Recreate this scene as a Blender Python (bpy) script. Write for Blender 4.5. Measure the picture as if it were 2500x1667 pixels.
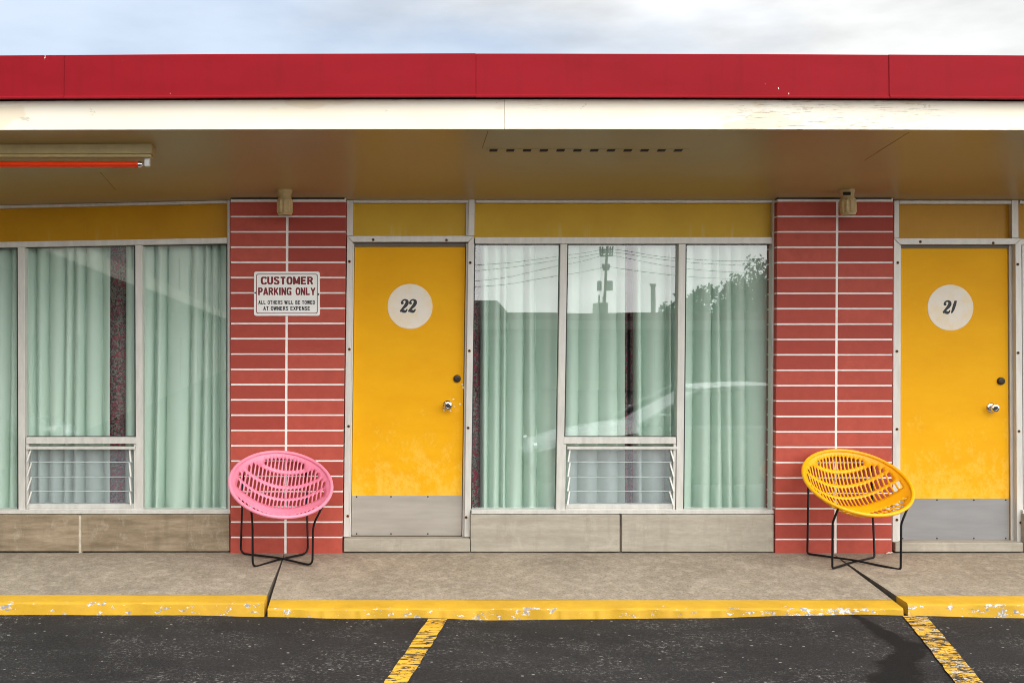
import bpy, bmesh, math, random
from mathutils import Vector, Matrix
from mathutils.geometry import delaunay_2d_cdt

R = math.radians
scene = bpy.context.scene
col = scene.collection
for o in list(bpy.data.objects):
    bpy.data.objects.remove(o)

# ------------------------------------------------------------------ camera
D = 8.0            # camera distance from the pier faces (y = 0)
H = 1.474          # eye height above the walk at the wall
cam = bpy.data.cameras.new("camera")
cam.lens = 40.32
cam.sensor_width = 36
cam.sensor_fit = 'HORIZONTAL'
cam.shift_x = 0.1056
cam.shift_y = 0.0002
cam.clip_start = 0.05
cam.clip_end = 1000
camo = bpy.data.objects.new("camera", cam)
col.objects.link(camo)
camo.location = (0, -D, H)
camo.rotation_euler = (R(90), 0, 0)
scene.camera = camo

# ------------------------------------------------------------------ light
SUN_EL, SUN_AZ = 51.0, 18.0     # the veiled sun stands behind the camera, a little to its right
sun = bpy.data.lights.new("sun", 'SUN')
sun.energy = 1.4
sun.angle = R(50)
sun.color = (1.0, 0.95, 0.86)
suno = bpy.data.objects.new("sun", sun)
col.objects.link(suno)
sdir = Vector((math.sin(R(SUN_AZ)) * math.cos(R(SUN_EL)), -math.cos(R(SUN_AZ)) * math.cos(R(SUN_EL)), math.sin(R(SUN_EL))))
suno.rotation_euler = sdir.to_track_quat('Z', 'Y').to_euler()
suno.location = (3, -10, 12)

world = bpy.data.worlds.new("World")
scene.world = world
world.use_nodes = True
wt = world.node_tree
wt.nodes.clear()


def wn(t, **k):
    n = wt.nodes.new(t)
    for a, v in k.items():
        setattr(n, a, v)
    return n


wout = wn('ShaderNodeOutputWorld')
wbg = wn('ShaderNodeBackground')
wbg.inputs['Strength'].default_value = 0.115
sky = wn('ShaderNodeTexSky', sky_type='NISHITA')
sky.sun_disc = False
sky.sun_elevation = R(SUN_EL)
sky.sun_rotation = R(180 - SUN_AZ)
sky.dust_density = 2.0
tc = wn('ShaderNodeTexCoord')
# broken cloud: stretched noise over the view direction, one layer for cover and one for relief
mp = wn('ShaderNodeMapping')
mp.inputs['Scale'].default_value = (2.6, 2.6, 8.5)
mp.inputs['Location'].default_value = (2.25, 0.3, 0.4)
wt.links.new(tc.outputs['Generated'], mp.inputs['Vector'])
n1 = wn('ShaderNodeTexNoise')
n1.inputs['Scale'].default_value = 1.0
n1.inputs['Detail'].default_value = 6
n1.inputs['Roughness'].default_value = 0.5
wt.links.new(mp.outputs[0], n1.inputs['Vector'])
sep = wn('ShaderNodeSeparateXYZ')
wt.links.new(tc.outputs['Generated'], sep.inputs[0])


def wmath(op, a, b=None, c=None, clamp=False):
    n = wn('ShaderNodeMath', operation=op)
    n.use_clamp = clamp
    for i, v in enumerate((a, b, c)):
        if v is None:
            continue
        if isinstance(v, (int, float)):
            n.inputs[i].default_value = v
        else:
            wt.links.new(v, n.inputs[i])
    return n.outputs[0]


# the cloud bank is thicker to the east (x > 0)
bank = wmath('MULTIPLY_ADD', sep.outputs['X'], 0.55, -0.02)
cov = wmath('ADD', n1.outputs['Fac'], bank)
cr = wn('ShaderNodeValToRGB')
cr.color_ramp.elements[0].position = 0.36
cr.color_ramp.elements[0].color = (0.46, 0.46, 0.46, 1)
cr.color_ramp.elements[1].position = 0.68
cr.color_ramp.elements[1].color = (1, 1, 1, 1)
wt.links.new(cov, cr.inputs[0])
rear = wn('ShaderNodeVectorMath', operation='DOT_PRODUCT')
wt.links.new(tc.outputs['Generated'], rear.inputs[0])
rear.inputs[1].default_value = (0.2, -0.74, 0.64)
glow = wn('ShaderNodeMapRange', interpolation_type='SMOOTHSTEP')
glow.inputs['From Min'].default_value = 0.0
glow.inputs['From Max'].default_value = 1.0
glow.inputs['To Min'].default_value = 1.0
glow.inputs['To Max'].default_value = 4.2
wt.links.new(rear.outputs['Value'], glow.inputs['Value'])
relief = wn('ShaderNodeTexNoise')
relief.inputs['Scale'].default_value = 2.3
relief.inputs['Detail'].default_value = 7
relief.inputs['Roughness'].default_value = 0.52
wt.links.new(mp.outputs[0], relief.inputs['Vector'])
rr = wn('ShaderNodeMapRange')
rr.inputs['From Min'].default_value = 0.3
rr.inputs['From Max'].default_value = 0.66
rr.inputs['To Min'].default_value = 6.3
rr.inputs['To Max'].default_value = 9.8
wt.links.new(relief.outputs['Fac'], rr.inputs['Value'])
cb = wmath('MULTIPLY', rr.outputs[0], glow.outputs[0])
ccol = wn('ShaderNodeVectorMath', operation='SCALE')
ccol.inputs[0].default_value = (0.975, 0.985, 0.985)
wt.links.new(cb, ccol.inputs['Scale'])
haze_sky = wn('ShaderNodeVectorMath', operation='SCALE')   # thin veil brightening the blue
haze_sky.inputs['Scale'].default_value = 1.75
wt.links.new(sky.outputs[0], haze_sky.inputs[0])
mix = wn('ShaderNodeMix', data_type='RGBA')
wt.links.new(cr.outputs[0], mix.inputs[0])
wt.links.new(haze_sky.outputs[0], mix.inputs[6])
wt.links.new(ccol.outputs[0], mix.inputs[7])
wt.links.new(mix.outputs[2], wbg.inputs['Color'])
wt.links.new(wbg.outputs[0], wout.inputs[0])

scene.view_settings.view_transform = 'Standard'
scene.view_settings.look = 'None'
scene.view_settings.exposure = 0.0
scene.view_settings.gamma = 1.0
scene.view_settings.use_curve_mapping = False
scene.cycles.filter_width = 1.0      # a crisp lens


# ------------------------------------------------------------------ materials
def lin(c):
    return tuple(((v / 255) / 12.92 if v <= 10 else (((v / 255) + 0.055) / 1.055) ** 2.4) for v in c)


class NT:
    """small helper round one material's node tree"""

    def __init__(self, name):
        self.m = bpy.data.materials.new(name)
        self.m.use_nodes = True
        self.t = self.m.node_tree
        self.b = self.t.nodes['Principled BSDF']
        self.out = self.t.nodes['Material Output']
        self.tc = self.t.nodes.new('ShaderNodeTexCoord')

    def n(self, t, **k):
        n = self.t.nodes.new(t)
        for a, v in k.items():
            setattr(n, a, v)
        return n

    def l(self, a, b):
        self.t.links.new(a, b)

    def vec(self, scale=(1, 1, 1), loc=(0, 0, 0), rot=(0, 0, 0)):
        m = self.n('ShaderNodeMapping')
        m.inputs['Scale'].default_value = scale
        m.inputs['Location'].default_value = loc
        m.inputs['Rotation'].default_value = rot
        self.l(self.tc.outputs['Object'], m.inputs['Vector'])
        return m.outputs[0]

    def noise(self, scale, detail=4, rough=0.55, vs=(1, 1, 1), loc=(0, 0, 0), dist=0.0):
        n = self.n('ShaderNodeTexNoise')
        n.inputs['Scale'].default_value = scale
        n.inputs['Detail'].default_value = detail
        n.inputs['Roughness'].default_value = rough
        n.inputs['Distortion'].default_value = dist
        self.l(self.vec(vs, loc), n.inputs['Vector'])
        return n.outputs['Fac']

    def step(self, v, lo, hi, a=0.0, b=1.0):
        r = self.n('ShaderNodeMapRange')
        r.inputs['From Min'].default_value = lo
        r.inputs['From Max'].default_value = hi
        r.inputs['To Min'].default_value = a
        r.inputs['To Max'].default_value = b
        self.l(v, r.inputs['Value'])
        return r.outputs[0]

    def math(self, op, a, b=None, clamp=False):
        n = self.n('ShaderNodeMath', operation=op)
        n.use_clamp = clamp
        for i, v in enumerate((a, b)):
            if v is None:
                continue
            if isinstance(v, (int, float)):
                n.inputs[i].default_value = v
            else:
                self.l(v, n.inputs[i])
        return n.outputs[0]

    def mix(self, f, a, b, mode='MIX'):
        n = self.n('ShaderNodeMix', data_type='RGBA', blend_type=mode)
        for i, v in ((0, f), (6, a), (7, b)):
            if isinstance(v, (int, float)):
                n.inputs[i].default_value = v
            elif isinstance(v, tuple):
                n.inputs[i].default_value = (*v[:3], 1)
            else:
                self.l(v, n.inputs[i])
        return n.outputs[2]

    def color(self, v):
        if isinstance(v, tuple):
            self.b.inputs['Base Color'].default_value = (*v, 1)
        else:
            self.l(v, self.b.inputs['Base Color'])

    def rough(self, v):
        if isinstance(v, (int, float)):
            self.b.inputs['Roughness'].default_value = v
        else:
            self.l(v, self.b.inputs['Roughness'])

    def bump(self, v, strength=0.3, dist=0.01):
        b = self.n('ShaderNodeBump')
        b.inputs['Strength'].default_value = strength
        b.inputs['Distance'].default_value = dist
        self.l(v, b.inputs['Height'])
        self.l(b.outputs[0], self.b.inputs['Normal'])

    def pos(self):
        s = self.n('ShaderNodeSeparateXYZ')
        self.l(self.tc.outputs['Object'], s.inputs[0])
        return s.outputs


def simple(name, c, rough=0.5, metal=0.0, var=0.12, scale=6.0, spec=0.5, bump=0.0, bscale=80, vs=(1, 1, 1)):
    t = NT(name)
    f = t.noise(scale, 5, 0.6, vs)
    a = tuple(min(1, v * (1 + var)) for v in c)
    b = tuple(v * (1 - var) for v in c)
    t.color(t.mix(t.step(f, 0.3, 0.7), b, a))
    t.rough(t.step(f, 0.3, 0.7, max(0.02, rough - 0.06), min(1, rough + 0.06)))
    t.b.inputs['Metallic'].default_value = metal
    t.b.inputs['Specular IOR Level'].default_value = spec
    if bump:
        t.bump(t.noise(bscale, 3, 0.6), bump, 0.004)
    return t.m


M = {}

# red metal flashing: dull paint with a few chips
t = NT('red_flashing')
f = t.noise(1.7, 4, 0.6, (1, 1, 3))
c = t.mix(t.step(f, 0.3, 0.7), (0.232, 0.0042, 0.0095), (0.27, 0.0056, 0.0128))
st = t.step(t.noise(9, 5, 0.65, (1.5, 1, 0.12)), 0.5, 0.75, 0, 0.35)
c = t.mix(st, c, (0.17, 0.006, 0.010))
chip = t.step(t.noise(34, 3, 0.55, (1, 1, 0.7)), 0.765, 0.78)
t.color(t.mix(chip, c, (0.75, 0.7, 0.66)))
t.rough(0.62)
t.bump(t.noise(2.2, 2, 0.5, (1, 1, 2.5)), 0.12, 0.02)
t.b.inputs['Specular IOR Level'].default_value = 0.12
M['red'] = t.m

# cream board: cracked and patched paint
t = NT('cream_board')
f = t.noise(3.0, 5, 0.6, (0.5, 1, 2))
c = t.mix(t.step(f, 0.35, 0.7), (0.89, 0.80, 0.63), (0.91, 0.85, 0.72))
patch = t.step(t.noise(1.5, 2, 0.5, (1.2, 1, 3.4), (4.4, 0, 0.3)), 0.62, 0.635)
c = t.mix(t.math('MULTIPLY', patch, 0.55), c, (0.80, 0.66, 0.45))
x = t.pos()
zone = t.math('MULTIPLY', t.step(t.noise(0.9, 2, 0.5, (1, 1, 1), (1.3, 0, 0)), 0.42, 0.6), t.step(x[0], -0.2, 2.6, 0.0, 1.0))
crk = t.step(t.noise(11, 6, 0.72, (1.0, 1, 20), (0.4, 0, 0.2)), 0.565, 0.60)
crk = t.math('MULTIPLY', crk, zone)
c = t.mix(crk, c, (0.24, 0.18, 0.12))
fl = t.step(t.noise(9, 4, 0.65, (0.8, 1, 2.0), (7, 0, 3)), 0.69, 0.705)
c = t.mix(t.math('MULTIPLY', fl, 0.6), c, (0.55, 0.46, 0.34))
t.color(c)
t.rough(0.6)
t.bump(t.math('SUBTRACT', 1.0, crk), 0.25, 0.004)
M['cream'] = t.m

# soffit: satin ochre-cream ceiling paint, faintly dirty
t = NT('soffit_paint')
f = t.noise(1.3, 5, 0.6)
c = t.mix(t.step(f, 0.3, 0.7), (0.36, 0.258, 0.102), (0.43, 0.312, 0.13))
dirt = t.step(t.noise(5, 6, 0.7, (0.6, 2.2, 1), (3, 1, 0)), 0.69, 0.74)
c = t.mix(t.math('MULTIPLY', dirt, 0.35), c, (0.2, 0.13, 0.05))
t.color(c)
t.rough(t.step(f, 0.3, 0.7, 0.27, 0.38))
t.bump(t.noise(3, 3, 0.5, (0.4, 2, 1)), 0.05, 0.02)
M['soffit'] = t.m

# glazed brick pier
t = NT('red_brick')
g = t.n('ShaderNodeNewGeometry')
isl = g.outputs['Random Per Island']
f = t.noise(14, 5, 0.65)
c = t.mix(isl, (0.36, 0.056, 0.038), (0.50, 0.094, 0.062))
c = t.mix(t.step(f, 0.35, 0.75, 0, 0.45), c, (0.29, 0.043, 0.030))
t.color(c)
t.b.inputs['Specular IOR Level'].default_value = 0.25
t.rough(0.6)
t.bump(t.noise(140, 3, 0.6), 0.18, 0.003)
M['brick'] = t.m
M['mortar'] = simple('mortar_paint', (0.86, 0.85, 0.80), 0.7, var=0.06, scale=20, bump=0.25, bscale=120)

# yellow door paint: worn paler in broad scuffs
t = NT('door_yellow')
x = t.pos()
f = t.noise(2.2, 5, 0.65, (1, 1, 2.2))
low = t.step(x[2], 0.25, 1.05, 0.16, -0.08)
sc = t.step(t.math('ADD', t.noise(13, 9, 0.78, (1, 1, 0.8)), low), 0.52, 0.70)
c = t.mix(t.step(f, 0.3, 0.7), (0.80, 0.375, 0.003), (0.86, 0.435, 0.005))
c = t.mix(t.math('MULTIPLY', sc, 0.6), c, (0.88, 0.54, 0.085))
t.color(c)
t.rough(0.55)
t.bump(t.noise(90, 3, 0.6), 0.06, 0.003)
t.b.inputs['Specular IOR Level'].default_value = 0.15
M['door'] = t.m

# transom panels: glossy ochre, some browner, with paler streaks along the lower half
def transom_mat(name, ca, cb_, sky_sheen):
    t = NT(name)
    f = t.noise(2.5, 4, 0.6)
    c = t.mix(t.step(f, 0.3, 0.7), ca, cb_)
    dr = t.step(t.noise(16, 4, 0.6, (1.6, 1, 0.12)), 0.56, 0.72)
    x = t.pos()
    dr = t.math('MULTIPLY', dr, t.step(x[2], 2.33, 2.22, 0.0, sky_sheen))  # the sky's reflection, painted in as pale streaks low on the panel
    c = t.mix(dr, c, (0.72, 0.56, 0.2))
    t.color(c)
    t.rough(0.3)
    t.b.inputs['Specular IOR Level'].default_value = 0.14
    return t.m


M['transom'] = transom_mat('transom_ochre', (0.60, 0.355, 0.008), (0.69, 0.42, 0.012), 0.55)
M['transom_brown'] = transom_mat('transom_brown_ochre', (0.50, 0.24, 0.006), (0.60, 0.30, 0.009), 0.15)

M['alu'] = simple('aluminium_frame', (0.62, 0.60, 0.55), 0.42, 0.15, 0.10, 9, 0.5, 0.05, 60, (3, 1, 0.6))
M['alu_dark'] = simple('dark_gasket', (0.035, 0.036, 0.035), 0.6, 0, 0.2)
M['stop'] = simple('weather_strip', (0.13, 0.12, 0.11), 0.6)
M['steel_dull'] = simple('kick_steel_dull', (0.30, 0.295, 0.295), 0.42, 0.4, 0.1, 4, 0.5, 0.04, 90, (0.5, 1, 3))
M['steel'] = simple('kick_steel', (0.47, 0.43, 0.375), 0.4, 0.45, 0.12, 4, 0.5, 0.04, 90, (0.5, 1, 3))
M['chrome'] = simple('knob_chrome', (0.75, 0.75, 0.76), 0.14, 1.0, 0.05)
M['bronze'] = simple('dark_bronze', (0.045, 0.036, 0.028), 0.45, 0.6, 0.2, 60)
M['rust'] = simple('screw_rust', (0.03, 0.016, 0.008), 0.8, 0, 0.4, 300)
M['rusthalo'] = simple('rust_stain', (0.36, 0.2, 0.07), 0.8, 0, 0.3, 300)
t = NT('disc_white')
f = t.noise(12, 6, 0.65, (1, 1, 0.8))
t.color(t.mix(t.step(f, 0.45, 0.75), (0.82, 0.75, 0.64), (0.82, 0.66, 0.42)))
t.rough(0.55)
M['disc'] = t.m
M['ink'] = simple('black_ink', (0.012, 0.012, 0.013), 0.5, 0, 0.1)
M['signwhite'] = simple('sign_white', (0.88, 0.87, 0.83), 0.4, 0, 0.03)
M['signred'] = simple('sign_red', (0.20, 0.004, 0.008), 0.5, 0, 0.1)
M['black'] = simple('black_rod', (0.004, 0.004, 0.0045), 0.5, 0.0, 0.2, 6.0, 0.3)


def plastic(name, c, c2):
    t = NT(name)
    f = t.noise(5, 4, 0.6)
    t.color(t.mix(t.step(f, 0.35, 0.7), c, c2))
    t.rough(t.step(t.noise(30, 3, 0.6), 0.3, 0.7, 0.3, 0.42))
    t.b.inputs['Subsurface Weight'].default_value = 0.12
    t.b.inputs['Subsurface Radius'].default_value = (0.02, 0.01, 0.006)
    t.b.inputs['Subsurface Scale'].default_value = 0.3
    return t.m


M['pink'] = plastic('pink_plastic', (0.84, 0.25, 0.36), (0.88, 0.29, 0.40))
M['orange'] = plastic('yellow_plastic', (0.93, 0.425, 0.002), (0.96, 0.475, 0.004))

# stone plinths
def stone(name, a, b, stain):
    t = NT(name)
    f = t.noise(3.2, 6, 0.65, (0.7, 1, 4.5))
    g = t.noise(40, 5, 0.7, (0.6, 1, 2.0))
    c = t.mix(t.step(f, 0.3, 0.72), a, b)
    c = t.mix(t.step(g, 0.4, 0.8, 0, 0.4), c, stain)
    dk = t.step(t.noise(6, 5, 0.7, (1.5, 1, 0.25), (1, 0, 2)), 0.52, 0.72, 0, 0.4)
    c = t.mix(dk, c, stain)
    w = t.step(t.noise(2.1, 6, 0.75, (1.6, 1, 0.9), (2, 0, 5)), 0.56, 0.68, 0, 0.4)
    c = t.mix(w, c, (0.58, 0.52, 0.43))
    t.color(c)
    t.rough(0.85)
    t.bump(g, 0.2, 0.004)
    return t.m


M['stone'] = stone('grey_limestone', (0.32, 0.285, 0.22), (0.47, 0.425, 0.345), (0.24, 0.21, 0.16))
M['stone_brown'] = stone('brown_limestone', (0.16, 0.115, 0.066), (0.40, 0.315, 0.21), (0.12, 0.09, 0.055))
M['grout'] = simple('pale_grout', (0.5, 0.44, 0.34), 0.9, 0, 0.15, 30)

# walk concrete
t = NT('walk_concrete')
f = t.noise(1.9, 6, 0.68, (1, 1.0, 1))
g = t.noise(64, 6, 0.85)
h = t.noise(16, 6, 0.8, (1, 0.8, 1))
c = t.mix(t.step(f, 0.3, 0.7), (0.25, 0.205, 0.148), (0.40, 0.335, 0.25))
c = t.mix(t.step(t.noise(0.8, 6, 0.7, (1, 1, 1), (3, 8, 0)), 0.52, 0.68, 0, 0.45), c, (0.2, 0.165, 0.12))
c = t.mix(t.step(g, 0.45, 0.62, 0, 0.8), c, (0.13, 0.105, 0.075))
c = t.mix(t.step(h, 0.48, 0.68, 0, 0.6), c, (0.52, 0.44, 0.345))
t.color(c)
t.rough(0.9)
t.bump(t.math('ADD', g, h), 0.35, 0.004)
M['concrete'] = t.m
M['crackside'] = simple('slab_edge', (0.12, 0.098, 0.075), 0.95, 0, 0.35, 12)

# kerb paint with chips down to white primer and grey concrete
t = NT('kerb_yellow')
x = t.pos()
f = t.noise(4, 6, 0.7)
c = t.mix(t.step(f, 0.3, 0.7), (0.50, 0.275, 0.009), (0.62, 0.36, 0.014))
grime = t.step(t.noise(60, 5, 0.75), 0.56, 0.8, 0, 0.5)
c = t.mix(grime, c, (0.33, 0.19, 0.03))
edge = t.math('MULTIPLY', t.step(x[1], -1.26, -1.335, -0.08, 0.075), 1.0)
big = t.noise(2.0, 2, 0.5, (1, 0.3, 0.3), (0.7, 0, 0))
chipv = t.math('ADD', t.math('ADD', t.noise(20, 6, 0.66, (0.75, 1, 1.5)), edge), t.step(big, 0.3, 0.7, -0.06, 0.075))
chip = t.step(chipv, 0.662, 0.674)
under = t.mix(t.step(t.noise(30, 4, 0.7, (1, 1, 1), (3, 3, 3)), 0.45, 0.55), (0.27, 0.25, 0.24), (0.66, 0.63, 0.59))
c = t.mix(chip, c, under)
t.color(c)
t.rough(0.7)
t.bump(t.math('SUBTRACT', t.noise(50, 4, 0.7), t.math('MULTIPLY', chip, 0.8)), 0.4, 0.004)
M['kerb'] = t.m

# asphalt
def asphalt_nodes(t, dark=1.0):
    f = t.noise(0.9, 6, 0.65, (1, 2.0, 1))
    g = t.noise(80, 5, 0.85)
    c = t.mix(t.step(f, 0.3, 0.7), tuple(dark * v for v in (0.0052, 0.0048, 0.005)), tuple(dark * v for v in (0.019, 0.0178, 0.018)))
    c = t.mix(t.step(g, 0.47, 0.68, 0, 0.7), c, tuple(dark * v for v in (0.062, 0.058, 0.056)))
    sc = t.math('MULTIPLY', t.step(t.noise(48, 6, 0.85, (1, 0.9, 1)), 0.54, 0.62), t.step(t.noise(2.6, 5, 0.7, (0.8, 1.1, 1), (5, 2, 0)), 0.46, 0.62))
    c = t.mix(t.math('MULTIPLY', sc, 0.75 * dark), c, (0.27, 0.25, 0.23))
    sp = t.n('ShaderNodeTexVoronoi')
    sp.inputs['Scale'].default_value = 24
    t.l(t.vec(), sp.inputs['Vector'])
    w = t.n('ShaderNodeTexWhiteNoise')
    t.l(sp.outputs['Position'], w.inputs['Vector'])
    pick = t.step(w.outputs['Value'], 0.72, 0.73)
    size = t.step(w.outputs['Value'], 0.72, 1.0, 0.03, 0.20)
    dot = t.math('LESS_THAN', sp.outputs['Distance'], size)
    c = t.mix(t.math('MULTIPLY', dot, t.math('MULTIPLY', pick, 0.75 * dark)), c, (0.33, 0.31, 0.28))
    return c, g


t = NT('asphalt')
c, g = asphalt_nodes(t)
x = t.pos()      # an old tar spill by the worn line
xc = t.step(x[1], -2.05, -2.5, 2.615, 2.36)
hw = t.step(x[1], -1.45, -2.5, 0.035, 0.15)
dd = t.math('DIVIDE', t.math('ABSOLUTE', t.math('SUBTRACT', x[0], xc)), hw)
dd = t.math('ADD', dd, t.math('MULTIPLY', t.math('SUBTRACT', t.noise(6, 5, 0.7), 0.5), 2.6))
spill = t.math('MULTIPLY', t.step(dd, 0.6, 1.1, 0.97, 0), t.step(x[1], -3.4, -3.0))
c = t.mix(spill, c, (0.0025, 0.0024, 0.0024))
t.color(c)
t.b.inputs['Specular IOR Level'].default_value = 0.25
t.rough(0.85)
t.bump(g, 0.5, 0.006)
M['asphalt'] = t.m

def lane(name, loc, wear):
    t = NT(name)
    ca, g = asphalt_nodes(t, 0.8)
    f = t.noise(9, 5, 0.65)
    y = t.mix(t.step(f, 0.3, 0.7), (0.62, 0.325, 0.012), (0.76, 0.43, 0.028))
    cracks = t.math('ABSOLUTE', t.math('SUBTRACT', t.noise(7.5, 3, 0.55, (0.45, 2.0, 1), loc, 0.6), 0.5))
    ck = t.step(cracks, 0.016, 0.032, 1, 0)
    ck2 = t.math('ABSOLUTE', t.math('SUBTRACT', t.noise(13, 3, 0.6, (0.8, 1.5, 1), (loc[0] + 5, loc[1], 0), 0.4), 0.5))
    ck = t.math('MAXIMUM', ck, t.step(ck2, 0.006, 0.02, 1, 0))
    loss = t.step(t.noise(17, 6, 0.72, (0.7, 1.4, 1), loc), 0.62 - wear, 0.66 - wear)
    gone = t.math('MAXIMUM', ck, loss)
    pr = t.step(t.noise(22, 5, 0.7, (1, 1.5, 1), (loc[0], 9, 4)), 0.66 - wear, 0.68 - wear)
    c = t.mix(gone, y, ca)
    c = t.mix(t.math('MULTIPLY', t.math('MULTIPLY', pr, loss), 0.9), c, (0.6, 0.57, 0.52))
    t.color(c)
    t.rough(0.75)
    t.bump(t.math('ADD', g, t.math('MULTIPLY', gone, -1.0)), 0.35, 0.005)
    return t.m


M['lane'] = lane('line_paint', (1.0, 0.2, 0), 0.0)
M['lane_worn'] = lane('line_paint_worn', (4.3, 1.2, 0), 0.12)

# window glass: see-through pane with its real mirror-like sheen
t = NT('window_glass')
t.t.nodes.remove(t.b)
tr = t.n('ShaderNodeBsdfTransparent')
tr.inputs['Color'].default_value = (0.95, 0.985, 0.965, 1)
gl = t.n('ShaderNodeBsdfGlossy')
gl.inputs['Roughness'].default_value = 0.0
gl.inputs['Color'].default_value = (1, 1, 1, 1)
bmp = t.n('ShaderNodeBump')
bmp.inputs['Strength'].default_value = 0.03
bmp.inputs['Distance'].default_value = 0.02
t.l(t.noise(1.5, 1, 0.4), bmp.inputs['Height'])
t.l(bmp.outputs[0], gl.inputs['Normal'])
lw = t.n('ShaderNodeLayerWeight')
lw.inputs['Blend'].default_value = 0.5
fr = t.math('ADD', t.math('MULTIPLY', t.math('POWER', lw.outputs['Facing'], 5.0), 0.85), 0.14, True)
mx = t.n('ShaderNodeMixShader')
t.l(fr, mx.inputs[0])
t.l(tr.outputs[0], mx.inputs[1])
t.l(gl.outputs[0], mx.inputs[2])
t.l(mx.outputs[0], t.out.inputs['Surface'])
M['glass'] = t.m

t = NT('mint_curtain')
f = t.noise(240, 2, 0.6)
g = t.noise(2.0, 3, 0.5, (1, 1, 0.3))
c = t.mix(t.step(g, 0.3, 0.7), (0.58, 0.715, 0.625), (0.64, 0.765, 0.68))
t.color(t.mix(t.step(f, 0.3, 0.7, 0, 0.12), c, (0.4, 0.55, 0.46)))
t.rough(0.9)
t.b.inputs['Specular IOR Level'].default_value = 0.1
M['mint'] = t.m

t = NT('patterned_drape')
v = t.noise(34, 4, 0.62, (1, 1, 1), (0, 0, 0), 2.2)
w = t.noise(26, 3, 0.6, (1, 1, 1), (7, 7, 7), 2.0)
c = t.mix(t.step(v, 0.46, 0.52), (0.022, 0.022, 0.026), (0.20, 0.185, 0.16))
c = t.mix(t.step(w, 0.53, 0.57), c, (0.26, 0.018, 0.045))
t.color(c)
t.rough(0.9)
M['drape'] = t.m

M['lampbeige'] = simple('lamp_beige', (0.54, 0.40, 0.19), 0.5, 0, 0.15, 40)
M['fixture'] = simple('fixture_enamel', (0.40, 0.30, 0.12), 0.4, 0, 0.16, 8)
M['tube_red'] = simple('red_tube_glass', (0.80, 0.045, 0.004), 0.12, 0, 0.06)
M['white'] = simple('white_plastic', (0.75, 0.75, 0.72), 0.4)
M['room'] = simple('dim_room', (0.05, 0.05, 0.05), 0.9)
M['hole'] = simple('vent_dark', (0.012, 0.011, 0.009), 0.9)
M['roofing'] = simple('roof_felt', (0.10, 0.095, 0.09), 0.9, 0, 0.2, 5, bump=0.3)
M['gallery'] = simple('gallery_edge', (0.40, 0.37, 0.31), 0.7)
M['wing_wall'] = simple('wing_wall', (0.26, 0.23, 0.21), 0.8, 0, 0.15, 3, bump=0.2)
M['wing_dark'] = simple('wing_window', (0.10, 0.10, 0.10), 0.6)
M['wood'] = simple('pole_wood', (0.085, 0.065, 0.05), 0.9, 0, 0.25, 3, vs=(4, 4, 0.5))
M['insul'] = simple('grey_metal', (0.28, 0.28, 0.28), 0.5, 0.4)
t = NT('leaf_green')
g = t.n('ShaderNodeNewGeometry')
t.color(t.mix(g.outputs['Random Per Island'], (0.028, 0.055, 0.016), (0.075, 0.115, 0.035)))
t.rough(0.6)
M['leaf'] = t.m
M['carpaint'] = simple('car_paint', (0.38, 0.39, 0.39), 0.25, 0.3, 0.03)
M['tyre'] = simple('tyre_rubber', (0.015, 0.015, 0.015), 0.8)
M['carglass'] = simple('car_glass', (0.02, 0.025, 0.025), 0.05)
M['twig'] = simple('litter_pale', (0.6, 0.5, 0.42), 0.8)


# ------------------------------------------------------------------ geometry helpers
def P(px, py, y=0.0):
    """the point of the vertical plane at depth y that stands at a measured spot of the photograph"""
    s = (D + y) / 2800.0
    return ((px - 986) * s, y, H + (834 - py) * s)


def sstep(a, b, v):
    v = max(0.0, min(1.0, (v - a) / (b - a)))
    return v * v * (3 - 2 * v)


def lin_interp(x, pts):
    if x <= pts[0][0]:
        return pts[0][1]
    for (a, b), (c, d) in zip(pts, pts[1:]):
        if x <= c:
            return b + (d - b) * (x - a) / (c - a)
    return pts[-1][1]


LEAN = [((p - 986) / 350, l) for p, l in ((45, 0.006), (345, 0.006), (560, 0.001), (840, -0.024), (1157, -0.027), (1377, -0.033), (1665, -0.020), (1888, -0.013), (2185, -0.009), (2480, 0.012), (2900, 0.012))]


def sag(v):
    """the old building has settled: the left bay's head and the ends of the roof hang a few centimetres"""
    x, y, z = v
    dz = 0.0
    if y > -0.08 and z < 2.6:       # frames racked a little out of plumb
        x += lin_interp(x, LEAN) * max(-0.2, min(1.0, (2.13 - z) / 2.0))
    if x < -1.2:
        dz -= 0.0225 * (-1.2 - x) * sstep(1.3, 2.5, z) * max(0, min(1, (y + 1.5) / 1.5))
    dz -= 0.0013 * (x - 0.5) ** 2 * sstep(2.55, 2.8, z) * max(0, min(1, -y / 1.3))
    return (x, y, z + dz)


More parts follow.
